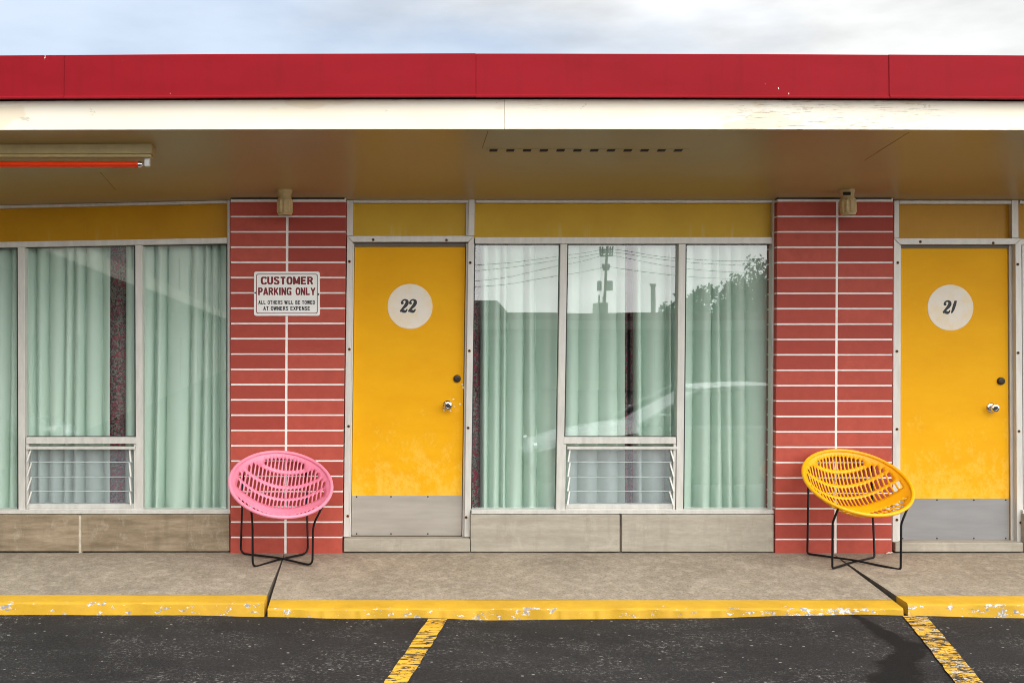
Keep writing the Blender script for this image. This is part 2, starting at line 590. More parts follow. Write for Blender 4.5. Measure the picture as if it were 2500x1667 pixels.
class MB:
    def __init__(self):
        self.v, self.f, self.mi = [], [], []

    def add(self, vs, fs, m=0):
        o = len(self.v)
        self.v += [tuple(p) for p in vs]
        for q in fs:
            self.f.append(tuple(i + o for i in q))
            self.mi.append(m)
        return self

    def box(self, x0, x1, y0, y1, z0, z1, m=0):
        v = [(x0, y0, z0), (x1, y0, z0), (x1, y1, z0), (x0, y1, z0), (x0, y0, z1), (x1, y0, z1), (x1, y1, z1), (x0, y1, z1)]
        return self.add(v, [(0, 1, 5, 4), (1, 2, 6, 5), (2, 3, 7, 6), (3, 0, 4, 7), (4, 5, 6, 7), (3, 2, 1, 0)], m)

    def pbox(self, a, b, c, d, y, dep, m=0):
        """box whose front face covers the measured px a..b, py c..d on the plane y"""
        x0, _, z1 = P(a, c, y)
        x1, _, z0 = P(b, d, y)
        return self.box(x0, x1, y, y + dep, z0, z1, m)

    def prism(self, pts, y0, y1, m=0):
        """polygon in x,z (counter-clockwise from the front) extruded from y0 to y1"""
        n = len(pts)
        v = [(x, y0, z) for x, z in pts] + [(x, y1, z) for x, z in pts]
        f = [tuple(range(n)), tuple(range(2 * n - 1, n - 1, -1))]
        f += [(i + n, (i + 1) % n + n, (i + 1) % n, i) for i in range(n)]
        return self.add(v, f, m)

    def tube(self, path, r, n=10, m=0, closed=False, caps=True):
        path = [Vector(p) for p in path]
        N = len(path)
        rr_ = r if isinstance(r, (list, tuple)) else [r] * N
        vs, fs = [], []
        prev = None
        for i, p in enumerate(path):
            a = path[(i - 1) % N] if (closed or i > 0) else p
            b = path[(i + 1) % N] if (closed or i < N - 1) else p
            tdir = (b - a).normalized()
            if prev is None:
                up = Vector((0, 0, 1)) if abs(tdir.z) < 0.9 else Vector((1, 0, 0))
                s = tdir.cross(up).normalized()
            else:
                s = (prev - tdir * prev.dot(tdir)).normalized()
            prev = s
            u = s.cross(tdir)
            for k in range(n):
                a_ = 2 * math.pi * k / n
                vs.append(p + (s * math.cos(a_) + u * math.sin(a_)) * rr_[i])
        for i in range(N if closed else N - 1):
            j = (i + 1) % N
            for k in range(n):
                k2 = (k + 1) % n
                fs.append((i * n + k, i * n + k2, j * n + k2, j * n + k))
        if caps and not closed:
            fs.append(tuple(range(n - 1, -1, -1)))
            fs.append(tuple((N - 1) * n + k for k in range(n)))
        return self.add(vs, fs, m)

    def lathe(self, prof, c, axis='z', n=24, m=0, rot=None):
        """prof: (radius, height) pairs; spun about an axis through c"""
        vs, fs = [], []
        for r, h in prof:
            for k in range(n):
                a = 2 * math.pi * k / n
                p = Vector((r * math.cos(a), r * math.sin(a), h))
                if axis == 'y':      # height runs towards the viewer (-y)
                    p = Vector((p.x, -p.z, p.y))
                elif axis == 'x':
                    p = Vector((p.z, p.x, p.y))
                if rot:
                    p = rot @ p
                vs.append(p + Vector(c))
        for i in range(len(prof) - 1):
            for k in range(n):
                k2 = (k + 1) % n
                fs.append((i * n + k, i * n + k2, (i + 1) * n + k2, (i + 1) * n + k))
        fs.append(tuple(range(n - 1, -1, -1)))
        fs.append(tuple((len(prof) - 1) * n + k for k in range(n)))
        return self.add(vs, fs, m)

    def build(self, name, mats, parent=None, bevel=0.0, smooth=False, deform=False, origin=None, segs=2, recalc=True):
        me = bpy.data.meshes.new(name)
        o0 = Vector(origin) if origin is not None else (parent_base(parent) if parent else Vector((0, 0, 0)))
        vs = [sag(p) for p in self.v] if deform else self.v
        me.from_pydata([tuple(Vector(p) - o0) for p in vs], [], self.f)
        if not isinstance(mats, (list, tuple)):
            mats = [mats]
        for m in mats:
            me.materials.append(m)
        if len(mats) > 1:
            me.polygons.foreach_set('material_index', self.mi)
        bm = bmesh.new()
        bm.from_mesh(me)
        if recalc:
            bmesh.ops.recalc_face_normals(bm, faces=bm.faces)
        bm.to_mesh(me)
        bm.free()
        if smooth:
            me.polygons.foreach_set('use_smooth', [True] * len(me.polygons))
            if smooth != 'all':
                me.set_sharp_from_angle(angle=R(38))
        o = bpy.data.objects.new(name, me)
        col.objects.link(o)
        if parent:
            o.parent = parent
        else:
            o.location = o0
        if bevel:
            b = o.modifiers.new('bevel', 'BEVEL')
            b.width = bevel
            b.segments = segs
            b.limit_method = 'ANGLE'
            b.angle_limit = R(40)
        return o


def parent_base(p):
    b = Vector((0, 0, 0))
    while p is not None:
        b = b + Vector(p.location)
        p = p.parent
    return b


def tag(o, label=None, cat=None, group=None, kind=None):
    if label:
        o['label'] = label
    if cat:
        o['category'] = cat
    if group:
        o['group'] = group
    if kind:
        o['kind'] = kind
    return o


def thing(name, loc, label, cat, group=None):
    o = bpy.data.objects.new(name, None)
    o.empty_display_size = 0.1
    col.objects.link(o)
    o.location = loc
    return tag(o, label, cat, group)


rng = random.Random(7)

# ------------------------------------------------------------------ ground
def interp(x, pts):
    if x <= pts[0][0]:
        return pts[0][1]
    for (a, b), (c, d) in zip(pts, pts[1:]):
        if x <= c:
            k = (x - a) / (c - a)
            return b + (d - b) * k * k * (3 - 2 * k)
    return pts[-1][1]


KERB_D = 1.335
sK = (D - KERB_D) / 2800
foot = [((px - 986) * sK, H - (py - 834) * sK) for px, py in
        ((-200, 1499), (0, 1500), (480, 1501), (650, 1505), (840, 1509), (1050, 1508), (1200, 1513), (1480, 1510), (1700, 1508), (1950, 1502), (2100, 1499), (2215, 1502), (2500, 1508), (2900, 1510))]


def za(x, y):
    """height of the parking lot: bumpy along the kerb, falling away behind the camera"""
    d = -y
    z = interp(x, foot)
    mean = -0.130
    k = sstep(1.4, 2.8, d)
    z = z * (1 - k) + mean * k
    if d > 2.8:
        z -= 0.08 * (min(d, 8) - 2.8)
    if d < 1.2:
        z = -0.34 if d < 1.0 else z + (1.2 - d) / 0.2 * (-0.34 - z)
    return z


xs = [-150, -90, -50, -30, -18, -10, -7, -5, -4] + [-3.4 + 0.1 * i for i in range(85)] + [5.4, 6, 7, 9, 12, 18, 30, 50, 90, 150]
ys = [60, 20, 5, 0, -0.8, -1.0, -1.2, -1.26] + [-1.32 - 0.07 * i for i in range(26)] + [-3.4, -3.8, -4.4, -5, -6, -7, -8.5, -10, -13, -20, -40, -80, -160, -260]
b = MB()
b.add([(x, y, za(x, y) if -14 < x < 18 or y > -1.2 else za(max(-3.4, min(5, x)), y)) for y in ys for x in xs],
      [(j * len(xs) + i, (j + 1) * len(xs) + i, (j + 1) * len(xs) + i + 1, j * len(xs) + i + 1) for j in range(len(ys) - 1) for i in range(len(xs) - 1)])
tag(b.build('parking_lot', M['asphalt'], smooth='all'), kind='structure')


def ground_strip(name, left, right, mat, lift, jit=0.004):
    """sheet on the asphalt between two polylines (x at listed d)"""
    b = MB()
    n = len(left)
    vs = []
    for (xl, d), (xr, _) in zip(left, right):
        for k in range(4):
            x = xl + (xr - xl) * k / 3 + (rng.uniform(-jit, jit) if k in (0, 3) else 0)
            vs.append((x, -d, za(x, -d) + lift))
    b.add(vs, [(i * 4 + k, i * 4 + k + 1, i * 4 + 5 + k, i * 4 + 4 + k) for i in range(n - 1) for k in range(3)])
    o = b.build(name, mat)
    return tag(o, kind='structure')


def line_pts(x0, d0, x1, d1, n=60):
    return [(x0 + (x1 - x0) * i / n, d0 + (d1 - d0) * i / n) for i in range(n + 1)]


ground_strip('parking_line', line_pts(0.142, 1.365, -0.66, 5.6), line_pts(0.254, 1.365, -0.55, 5.6), M['lane'], 0.004)
ground_strip('parking_line', line_pts(2.885, 1.375, 1.87, 5.6), line_pts(3.02, 1.375, 1.99, 5.6), M['lane_worn'], 0.008)
# sidewalk slabs and their painted kerbs: (inner left/right x, outer left/right x, outer height)
slabs = [((-9.0, -0.834), (-9.0, -0.812), -0.036), ((-0.830, 2.987), (-0.792, 2.905), -0.066), ((2.990, 12.0), (2.931, 12.0), -0.042)]
DI = 1.157
for (il, ir), (ol, orr), zo in slabs:
    b = MB()
    nx = 40
    k1 = DI / KERB_D
    def edge(t_, dd):
        k = dd / KERB_D
        l = il + (ol - il) * k
        r_ = ir + (orr - ir) * k
        return l + (r_ - l) * t_
    def zt(dd):
        return zo * dd / DI if dd > 0 else -0.0 * dd
    rows = [-0.4, 0.0, 0.3, 0.6, 0.9, DI]
    vs = []
    for dd in rows:
        for i in range(nx + 1):
            x = edge(i / nx, dd)
            vs.append((x, -dd, zt(max(dd, 0)) + 0.0015 * math.sin(x * 3.1 + dd * 5)))
    top = len(vs)
    fs = [(j * (nx + 1) + i, (j + 1) * (nx + 1) + i, (j + 1) * (nx + 1) + i + 1, j * (nx + 1) + i + 1) for j in range(len(rows) - 1) for i in range(nx)]
    b.add(vs, fs)
    for e in (0, nx):      # end faces of the slab, seen in the open joint
        ev = []
        for j, dd in enumerate(rows):
            x = vs[j * (nx + 1) + e][0]
            ev += [(x, -dd, vs[j * (nx + 1) + e][2]), (x, -dd, -0.3)]
        b.add(ev, [(2 * j, 2 * j + 1, 2 * j + 3, 2 * j + 2) for j in range(len(rows) - 1)], 1)
    tag(b.build('sidewalk', [M['concrete'], M['crackside']]), kind='structure')
    # kerb: rounded nose, front face with a slight batter
    z1 = zt(DI)
    z2 = zt(KERB_D)
    prof = [(DI, z1), (KERB_D - 0.024, z2 + 0.001), (KERB_D - 0.012, z2 - 0.001), (KERB_D - 0.004, z2 - 0.006), (KERB_D - 0.001, z2 - 0.014), (KERB_D + 0.012, -0.32), (DI, -0.32)]
    b = MB()
    nx = 120
    lo, hi = max(ol, -4.2), min(orr, 6.0)
    vs = []
    for i in range(nx + 1):
        for q, (dd, zz) in enumerate(prof):
            xl, xr = edge(0, dd), edge(1, dd)
            x = max(xl, -9) + (xr - max(xl, -9)) * i / nx
            w = 0.0022 * math.sin(x * 9 + q) + 0.0016 * math.sin(x * 27.3 + 2 * q) if 0 < q < 6 else 0
            vs.append((x, -dd - w, zz + (w * 0.6 if 0 < q < 5 else 0)))
    m_ = len(prof)
    b.add(vs, [(i * m_ + q, i * m_ + q + 1, (i + 1) * m_ + q + 1, (i + 1) * m_ + q) for i in range(nx) for q in range(m_ - 1)])
    b.add(vs[:m_], [tuple(range(m_))])
    b.add(vs[-m_:], [tuple(range(m_))])
    tag(b.build('kerb', M['kerb'], smooth=True), kind='structure')

# ------------------------------------------------------------------ motel
motel = thing('motel_building', (0, 0, 0), 'single-storey motel with red flashing, cream fascia, brick piers and yellow doors', 'building')
YF = 0.065       # plane of the aluminium framing
YG = 0.115       # glass
SOF0 = P(0, 488, YF)[2]
SLOPE = 0.1293


def zsof(y):
    return SOF0 + SLOPE * (YF - y)


XL, XR = -7.0, 9.0
# soffit sheet
b = MB()
nx = 64
ysf = [0.35, YF - 0.01, -0.4, -0.8, -1.2, -1.506]
vs = [(XL + (XR - XL) * i / nx, y, zsof(y)) for y in ysf for i in range(nx + 1)]
b.add(vs, [(j * (nx + 1) + i, j * (nx + 1) + i + 1, (j + 1) * (nx + 1) + i + 1, (j + 1) * (nx + 1) + i) for j in range(len(ysf) - 1) for i in range(nx)])
vs2 = [(x, y, z + 0.012) for x, y, z in vs]
b.add(vs2, [(j * (nx + 1) + i, (j + 1) * (nx + 1) + i, (j + 1) * (nx + 1) + i + 1, j * (nx + 1) + i + 1) for j in range(len(ysf) - 1) for i in range(nx)])
soffit = b.build('soffit', M['soffit'], motel, deform=True)
# vent strip: a thin metal band with twelve square slots
def soff_box(b, x0, x1, y0, y1, h0, h1, m=0):
    v = []
    for h in (h0, h1):
        v += [(x0, y0, zsof(y0) + h), (x1, y0, zsof(y0) + h), (x1, y1, zsof(y1) + h), (x0, y1, zsof(y1) + h)]
    b.add(v, [(0, 1, 2, 3), (7, 6, 5, 4), (0, 4, 5, 1), (1, 5, 6, 2), (2, 6, 7, 3), (3, 7, 4, 0)], m)


sv = 6.88 / 2800
b = MB()
soff_box(b, (1186 - 986) * sv, (1680 - 986) * sv, -1.145, -1.09, -0.0028, 0.002)
vent = b.build('vent_strip', M['soffit'], soffit, deform=True)
for i in range(12):
    x0 = (1195 + 41 * i - 986) * sv
    b = MB()
    soff_box(b, x0, x0 + 0.048, -1.142, -1.096, -0.0045, -0.001)
    b.build('vent_slot', M['hole'], soffit, deform=True)
M['joint'] = simple('dark_joint', (0.2, 0.13, 0.05), 0.8)  # dark brown line along each soffit board joint
for xa, ya, xb, yb in ((2.877, -1.47, 2.851, -0.9), (-1.94, -0.67, -1.946, -0.25), (0.478, -1.48, 0.468, -1.15)):
    b = MB()
    v = []
    for h in (-0.0012, 0.002):
        v += [(xa - 0.002, ya, zsof(ya) + h), (xa + 0.002, ya, zsof(ya) + h), (xb + 0.002, yb, zsof(yb) + h), (xb - 0.002, yb, zsof(yb) + h)]
    b.add(v, [(0, 1, 2, 3), (7, 6, 5, 4), (0, 4, 5, 1), (1, 5, 6, 2), (2, 6, 7, 3), (3, 7, 4, 0)])
    b.build('board_joint', M['joint'], soffit, deform=True)

# fascia boards (joint at px 1232)
so = (D - 1.512) / 2800
zb0 = H + (834 - 316) * so
zb1 = H + (834 - 243) * so
xj = (1232 - 986) * so
for x0, x1, dy in ((XL, xj - 0.0008, 0.0), (xj + 0.0008, XR, -0.0015)):
    b = MB()
    n = 20
    for i in range(n):
        pass
    xs_ = [x0 + (x1 - x0) * i / n for i in range(n + 1)]
    vs = []
    for x in xs_:
        vs += [(x, -1.512 + dy, zb0), (x, -1.500, zb0), (x, -1.500, zb1), (x, -1.512 + dy, zb1)]
    b.add(vs, [(4 * i + k, 4 * i + (k + 1) % 4, 4 * i + 4 + (k + 1) % 4, 4 * i + 4 + k) for i in range(n) for k in range(4)])
    b.add(vs[:4], [(0, 1, 2, 3)])
    b.add(vs[-4:], [(3, 2, 1, 0)])
    b.build('fascia_board', M['cream'], motel, deform=True, bevel=0.003)
# red flashing panels, seams at px -848, 157, 1162, 2170, 3175
sr = (D - 1.55) / 2800
zr0 = H + (834 - 237.5) * sr
zr1 = H + (834 - 131) * sr
seams = [-7.0] + [(p - 986) * sr for p in (-848, 157, 1162, 2170, 3175)] + [9.0]
for i, (x0, x1) in enumerate(zip(seams, seams[1:])):
    g = 0.0012
    dy = (0.0, 0.0, -0.003, 0.0, -0.004, 0.0)[i]
    tilt = (0.0, 0.0, 0.002, 0.0, -0.001, 0.0)[i]
    prof = [(-1.50, zr0 + 0.004), (-1.566 + dy, zr0 - 0.002), (-1.566 + dy, zr0 + 0.006), (-1.551 + dy, zr0 + 0.014), (-1.550 + dy, zr1 - 0.004), (-1.546 + dy, zr1), (-1.35, zr1 + 0.015), (-1.35, zr0 + 0.02)]
    n = 10
    vs = []
    for k in range(n + 1):
        x = x0 + g + (x1 - x0 - 2 * g) * k / n
        for y, z in prof:
            vs.append((x, y + 0.0015 * math.sin(x * 4 + z * 9), z + tilt * (k / n - 0.5)))
    m_ = len(prof)
    b = MB()
    b.add(vs, [(k * m_ + q, k * m_ + (q + 1) % m_, (k + 1) * m_ + (q + 1) % m_, (k + 1) * m_ + q) for k in range(n) for q in range(m_)])
    b.add(vs[:m_], [tuple(range(m_))])
    b.add(vs[-m_:], [tuple(range(m_ - 1, -1, -1))])
    b.build('flashing_panel', M['red'], motel, deform=True)
b = MB()
b.box(XL + 0.02, XR - 0.02, -1.47, 7.0, 2.86, 3.02)
roof = b.build('roof', M['roofing'], motel, deform=True)
b = MB()
n = 30
vs = []
for i in range(n + 1):
    x = XL + 0.02 + (XR - XL - 0.04) * i / n
    vs += [(x, -1.498, 2.835), (x, -1.474, 2.835), (x, -1.474, 3.03), (x, -1.498, 3.03)]
b.add(vs, [(4 * i + k, 4 * i + (k + 1) % 4, 4 * i + 4 + (k + 1) % 4, 4 * i + 4 + k) for i in range(n) for k in range(4)])
b.build('gap_shade', M['hole'], roof, deform=True)  # dark strip: shade painted into the slit between fascia and flashing
b = MB()       # rear walls of the rooms, floor and sides
b.box(XL, XR, 0.62, 7.0, -0.3, 2.855)
b.box(XL, XL + 0.1, 0.05, 0.618, -0.3, 2.47)
b.box(XR - 0.1, XR, 0.05, 0.618, -0.3, 2.47)
b.box(XL + 0.11, XR - 0.11, 0.14, 0.617, -0.3, 0.02)
b.build('room_wall', M['room'], motel)


# brick piers
def pier(pxl, pxr, pxm, zfirst, pitch):
    x0, x1, xm = P(pxl, 0)[0], P(pxr, 0)[0], P(pxm, 0)[0]
    b = MB()
    b.box(x0 + 0.003, x1 - 0.003, 0.0035, 0.35, -0.08, zsof(0) - 0.004, 1)
    g = 0.0053
    z = zfirst - pitch
    ztop = zsof(0.0) - 0.016
    while z < ztop - 0.02:
        a, c = (z + g if z > 0.05 else -0.07), min(z + pitch - g, ztop)
        for xa, xb in ((x0, xm - 0.0085), (xm + 0.0085, x1)):
            j = rng.uniform(-0.0006, 0.0006)
            b.box(xa, xb, j, 0.03, a + rng.uniform(-0.0006, 0.0006), c + rng.uniform(-0.0006, 0.0006), 0)
            # the brick's return along the pier's side
        b.box(x0 - 0.001, x0 + 0.02, 0.031, 0.30, a, c, 0)
        b.box(x1 - 0.02, x1 + 0.001, 0.031, 0.30, a, c, 0)
        z += pitch
    b.box(x0 + 0.002, x1 - 0.012, 0.002, 0.2, ztop + 0.002, zsof(0) + 0.003, 2)
    return b.build('brick_pier', [M['brick'], M['mortar'], M['bronze']], motel, bevel=0.002, deform=True)


pier(562, 844, 701, H + (834 - 1311) / 350, 37.25 / 350)
pier(1897, 2181, 2044, H + (834 - 1316) / 350, 37.5 / 350)

# stone plinths and thresholds
for a, b_, c, d, mat in ((-1500, -420, 1256, 1347, 'stone_brown'), (-414, 192, 1256, 1347, 'stone_brown'), (199, 560, 1256, 1347, 'stone_brown'),
                         (1149, 1513, 1256, 1351, 'stone'), (1518, 1889, 1256, 1351, 'stone'), (2500, 3300, 1256, 1353, 'stone')):
    b = MB()
    x0, _, z1 = P(a, c, 0.012)
    x1 = P(b_, c, 0.012)[0]
    b.box(x0, x1, 0.012, 0.11, 0.011 if a < 1000 else 0.008, z1)
    b.build('stone_block', M[mat], motel, bevel=0.004)
for a, b_, y_, mt in ((-420, -414, 0.015, 'grout'), (192, 199, 0.015, 'grout'), (1513, 1518, 0.03, 'crackside'), (1889.5, 1896, 0.03, 'crackside')):
    b = MB()
    x0, _, z1 = P(a, 1258, y_)
    b.box(x0 + 0.0005, P(b_, 0, y_)[0] - 0.0005, y_, 0.09, -0.01, z1)
    b.build('mortar_joint', M[mt], motel)
for a, b_, c, d in ((839, 1147.5, 1315, 1347), (2186, 2498, 1324, 1356)):
    b = MB()
    x0, _, z1 = P(a, c, 0.006)
    x1 = P(b_, c, 0.006)[0]
    b.box(x0, x1, 0.006, 0.13, 0.008, z1)
    b.build('threshold', M['stone'], motel, bevel=0.006)


# ---- door bays
def stroke2d(path, widths, n=6):
    """variable-width ribbon outline of a smooth polyline -> list of quads (x, z)"""
    pts = []
    ws = []
    for i in range(len(path) - 1):
        p0 = Vector(path[max(0, i - 1)])
        p1 = Vector(path[i])
        p2 = Vector(path[i + 1])
        p3 = Vector(path[min(len(path) - 1, i + 2)])
        for k in range(n):
            t_ = k / n
            pts.append(0.5 * ((2 * p1) + (p2 - p0) * t_ + (2 * p0 - 5 * p1 + 4 * p2 - p3) * t_ ** 2 + (3 * p1 - p0 - 3 * p2 + p3) * t_ ** 3))
            ws.append(widths[i] + (widths[i + 1] - widths[i]) * t_)
    pts.append(Vector(path[-1]))
    ws.append(widths[-1])
    out = []
    for i, p in enumerate(pts):
        d = (pts[min(i + 1, len(pts) - 1)] - pts[max(i - 1, 0)])
        d.normalize()
        nrm = Vector((-d.y, d.x))
        out.append((p + nrm * ws[i] / 2, p - nrm * ws[i] / 2))
    return out


def digit(b, ch, x, z, h, y):
    """one painted serif numeral, lower left at x,z, height h"""
    def rib(path, w, dy):
        r = stroke2d(path, w)
        for i in range(len(r) - 1):
            q = [r[i][0], r[i][1], r[i + 1][1], r[i + 1][0]]
            v = [(x + p.x * h + p.y * h * 0.12, y + dy, z + p.y * h) for p in q] + [(x + p.x * h + p.y * h * 0.12, y + 0.0006, z + p.y * h) for p in q]
            b.add(v, [(0, 1, 2, 3), (4, 7, 6, 5), (0, 4, 5, 1), (2, 6, 7, 3)])
    if ch == '2':
        rib([(0.07, 0.70), (0.10, 0.84), (0.22, 0.955), (0.36, 0.955), (0.475, 0.86), (0.49, 0.70), (0.41, 0.52), (0.26, 0.33), (0.11, 0.15), (0.04, 0.05)],
            [0.14, 0.14, 0.13, 0.15, 0.23, 0.29, 0.27, 0.20, 0.14, 0.11], -0.0006)
        rib([(0.13, 0.62), (0.13, 0.70), (0.10, 0.78)], [0.14, 0.24, 0.12], -0.0008)
        rib([(0.03, 0.06), (0.16, 0.115), (0.30, 0.075), (0.42, 0.055), (0.52, 0.12), (0.56, 0.25)], [0.12, 0.21, 0.24, 0.23, 0.15, 0.08], -0.0010)
    else:
        rib([(0.26, 1.0), (0.20, 0.66), (0.13, 0.3), (0.03, 0.02)], [0.19, 0.25, 0.22, 0.10], -0.0006)
    return b


def door_bay(n1_, xo0, xi0, xi1, xo1, hy0, hy1, top, leaf, kick, disc, digits, bolt, knob, screws, side_top, label):
    """aluminium surround (with mitred head), transom panel, door leaf and its fittings"""
    # surround: two jamb trims and the head trim, mitred
    b = MB()
    y = YF - 0.012
    o0, o1, i0, i1 = P(xo0, 0, y)[0], P(xo1, 0, y)[0], P(xi0, 0, y)[0], P(xi1, 0, y)[0]
    zt_, zh = P(0, hy0, y)[2], P(0, hy1, y)[2]
    zb_ = P(0, kick[3] + 4, y)[2]
    e = 0.0008
    b.prism([(o0, zb_), (i0, zb_), (i0, zh - e), (o0, zt_ - e)], y, YF + 0.03)
    b.prism([(i1, zb_), (o1, zb_), (o1, zt_ - e), (i1, zh - e)], y, YF + 0.03)
    b.prism([(i0, zh + e), (i1, zh + e), (o1, zt_ + e), (o0, zt_ + e)], y - 0.001, YF + 0.03)
    frame = b.build('door_frame', M['alu'], motel, bevel=0.0022, deform=True)
    for sx, sy in screws:
        c = P(sx, sy, y - 0.002)
        b = MB()
        b.lathe([(0.0108, -0.0005), (0.0108, 0.0006)], (c[0], c[1] + 0.0012, c[2] - 0.002), 'y', 12, 1)
        b.lathe([(0.0078, 0), (0.0068, 0.003), (0.003, 0.0042)], (c[0], c[1], c[2]), 'y', 12, 0)
        b.build('screw', [M['rust'], M['rusthalo']], frame)
    # inner rebate: jamb strips and dark head
    yl = YF + 0.045
    for xa, xb in ((i0 - 0.02, P(leaf[0] - 1.0, 0, yl)[0]), (P(leaf[1] + 1.5, 0, yl)[0], i1 + 0.03)):
        b = MB()
        b.box(xa, xb, YF + 0.031, yl + 0.03, zb_ - 0.005, P(0, leaf[2] - 6, yl)[2])
        b.build('door_jamb', M['alu'], frame, bevel=0.002, deform=True)
    b = MB()
    b.box(i0 - 0.02, i1 + 0.03, YF + 0.033, yl + 0.05, P(0, leaf[2] + 1.5, yl)[2], zt_ - 0.01)
    b.build('head_stop', M['stop'], frame, deform=True)
    b = MB()
    b.box(i0 - 0.015, i1 + 0.025, yl + 0.055, yl + 0.07, -0.01, P(0, leaf[2] - 4, yl)[2])
    b.build('door_backing', M['hole'], frame)
    # leaf
    b = MB()
    b.pbox(leaf[0], leaf[1], leaf[2], leaf[3], yl, 0.042)
    door = b.build('door', M['door'], motel, bevel=0.002, deform=True)
    door['label'] = label
    b = MB()
    b.pbox(*kick, yl - 0.0015, 0.001)
    kp = b.build('kick_plate', M['steel' if n1_ == 22 else 'steel_dull'], door, bevel=0.0004, deform=True)
    for sx in (kick[0] + 4, kick[0] + 88, kick[0] + 178, kick[1] - 4):
        for sy in (kick[2] + 3, kick[3] - 4):
            b = MB()
            b.lathe([(0.006, 0), (0.005, 0.002), (0.002, 0.003)], P(sx, sy, yl - 0.0015), 'y', 10)
            b.build('rivet', M['bronze'], door)
    b = MB()
    c = P(disc[0], disc[1], yl)
    rr0 = disc[2] * (D + yl) / 2800
    b.lathe([(rr0, 0.0), (rr0, 0.0018), (rr0 - 0.001, 0.0026)], c, 'y', 72)
    b.build('number_disc', M['disc'], door)
    for ch, dx, dy_ in digits:
        b = MB()
        q = P(dx, dy_, yl - 0.0026)
        digit(b, ch, q[0] - 0.004, q[2], 31.0 * (D + yl) / 2800, yl - 0.0026)
        b.build('numeral', M['ink'], door)
    if n1_ == 22:
        for cx_, cy_, rr_ in ((1107, 974, 2.0), (1123, 986, 2.3), (1110, 992, 1.4), (1084, 1001, 2.0), (1100, 1003, 2.2), (1131, 946, 2.8), (1129, 938, 2.0)):
            q = P(cx_, cy_, yl)
            b = MB()
            r_ = [rr_ * rng.uniform(0.7, 1.3) * (D + yl) / 2800 for _ in range(9)]
            b.prism([(q[0] + r_[k] * math.cos(k * 0.698), q[2] + r_[k] * math.sin(k * 0.698)) for k in range(9)], yl - 0.0008, yl - 0.0002)
            b.build('paint_chip', M['disc'], door)
    b = MB()
    c = P(bolt[0], bolt[1], yl)
    b.lathe([(0.027, 0), (0.027, 0.006), (0.024, 0.016), (0.021, 0.018), (0.010, 0.0185), (0.009, 0.016)], c, 'y', 28)
    b.build('deadbolt', M['bronze'], door, smooth=True)
    b = MB()
    c = P(knob[0], knob[1], yl)
    b.lathe([(0.034, 0), (0.034, 0.003), (0.030, 0.007), (0.016, 0.010), (0.013, 0.03), (0.022, 0.036), (0.0285, 0.045), (0.029, 0.056), (0.025, 0.063), (0.0165, 0.065), (0.0155, 0.061)], c, 'y', 32, 0)
    b.lathe([(0.015, 0.0605), (0.012, 0.0625), (0.004, 0.063)], c, 'y', 20, 1)
    b.build('door_knob', [M['chrome'], M['bronze']], door, smooth=True)
    return frame, door, y, (o0, o1, i0, i1, zt_)


LOC_SCREWS_22 = ((911, 585), (1090, 586), (853, 638), (853, 852), (851, 1040), (849, 1259), (1148, 641), (1146, 856), (1143, 1044), (1138, 1262))
LOC_SCREWS_21 = ((2247, 590), (2425, 593), (2192, 641), (2190, 857), (2190, 1047), (2190, 1268), (2485, 645), (2486, 861), (2488, 1052), (2492, 1275))
door_bay(22, 847, 861, 1143, 1157, 576, 591, (862, 1136, 496, 576), (866, 1136, 601, 1306), (866.6, 1135.4, 1209, 1306.6), (1001, 748, 55), (('2', 977, 762), ('2', 997, 762)), (1116, 924), (1093, 989), LOC_SCREWS_22, 488, 'yellow door numbered 22 with a steel kick plate')
door_bay(21, 2182, 2197, 2479, 2494, 582, 597, (2194, 2460, 498, 578), (2199, 2460, 605, 1317), (2199.6, 2459.4, 1217, 1317.6), (2320, 751, 56), (('2', 2302, 765), ('1', 2323, 765)), (2443, 930), (2420, 995), LOC_SCREWS_21, 490, 'yellow door numbered 21 with a steel kick plate')

# ---- transom frames and panels above doors and windows
def transom(panel, mat='transom', name='transom_panel'):
    b = MB()
    pl, pr, pt, pb = panel
    b.pbox(pl - 3, pr + 3, pt - 3, pb + 3, YF + 0.042, 0.02)
    return b.build(name, M[mat], motel, deform=True)


transom((862, 1136, 496, 577))
transom((1159, 1884, 496, 579))
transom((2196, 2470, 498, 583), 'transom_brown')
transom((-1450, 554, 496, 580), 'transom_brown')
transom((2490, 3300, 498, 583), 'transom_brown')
for q in ((846, 861, 489, 575, 0, 0.07), (861.5, 1142, 488.5, 495.5, 0.002, 0.066), (1142.5, 1157.5, 487, 575, 0, 0.07), (1137, 1142, 496, 575, 0.02, 0.04),
          (2183, 2195, 490, 581, 0, 0.07), (2195.5, 2470, 490, 498, 0.002, 0.066), (2471, 2487, 489, 581, 0, 0.07)):
    b = MB()
    b.pbox(*q[:4], YF + q[4], q[5])
    b.build('transom_bar', M['alu'], motel, bevel=0.0015, deform=True)


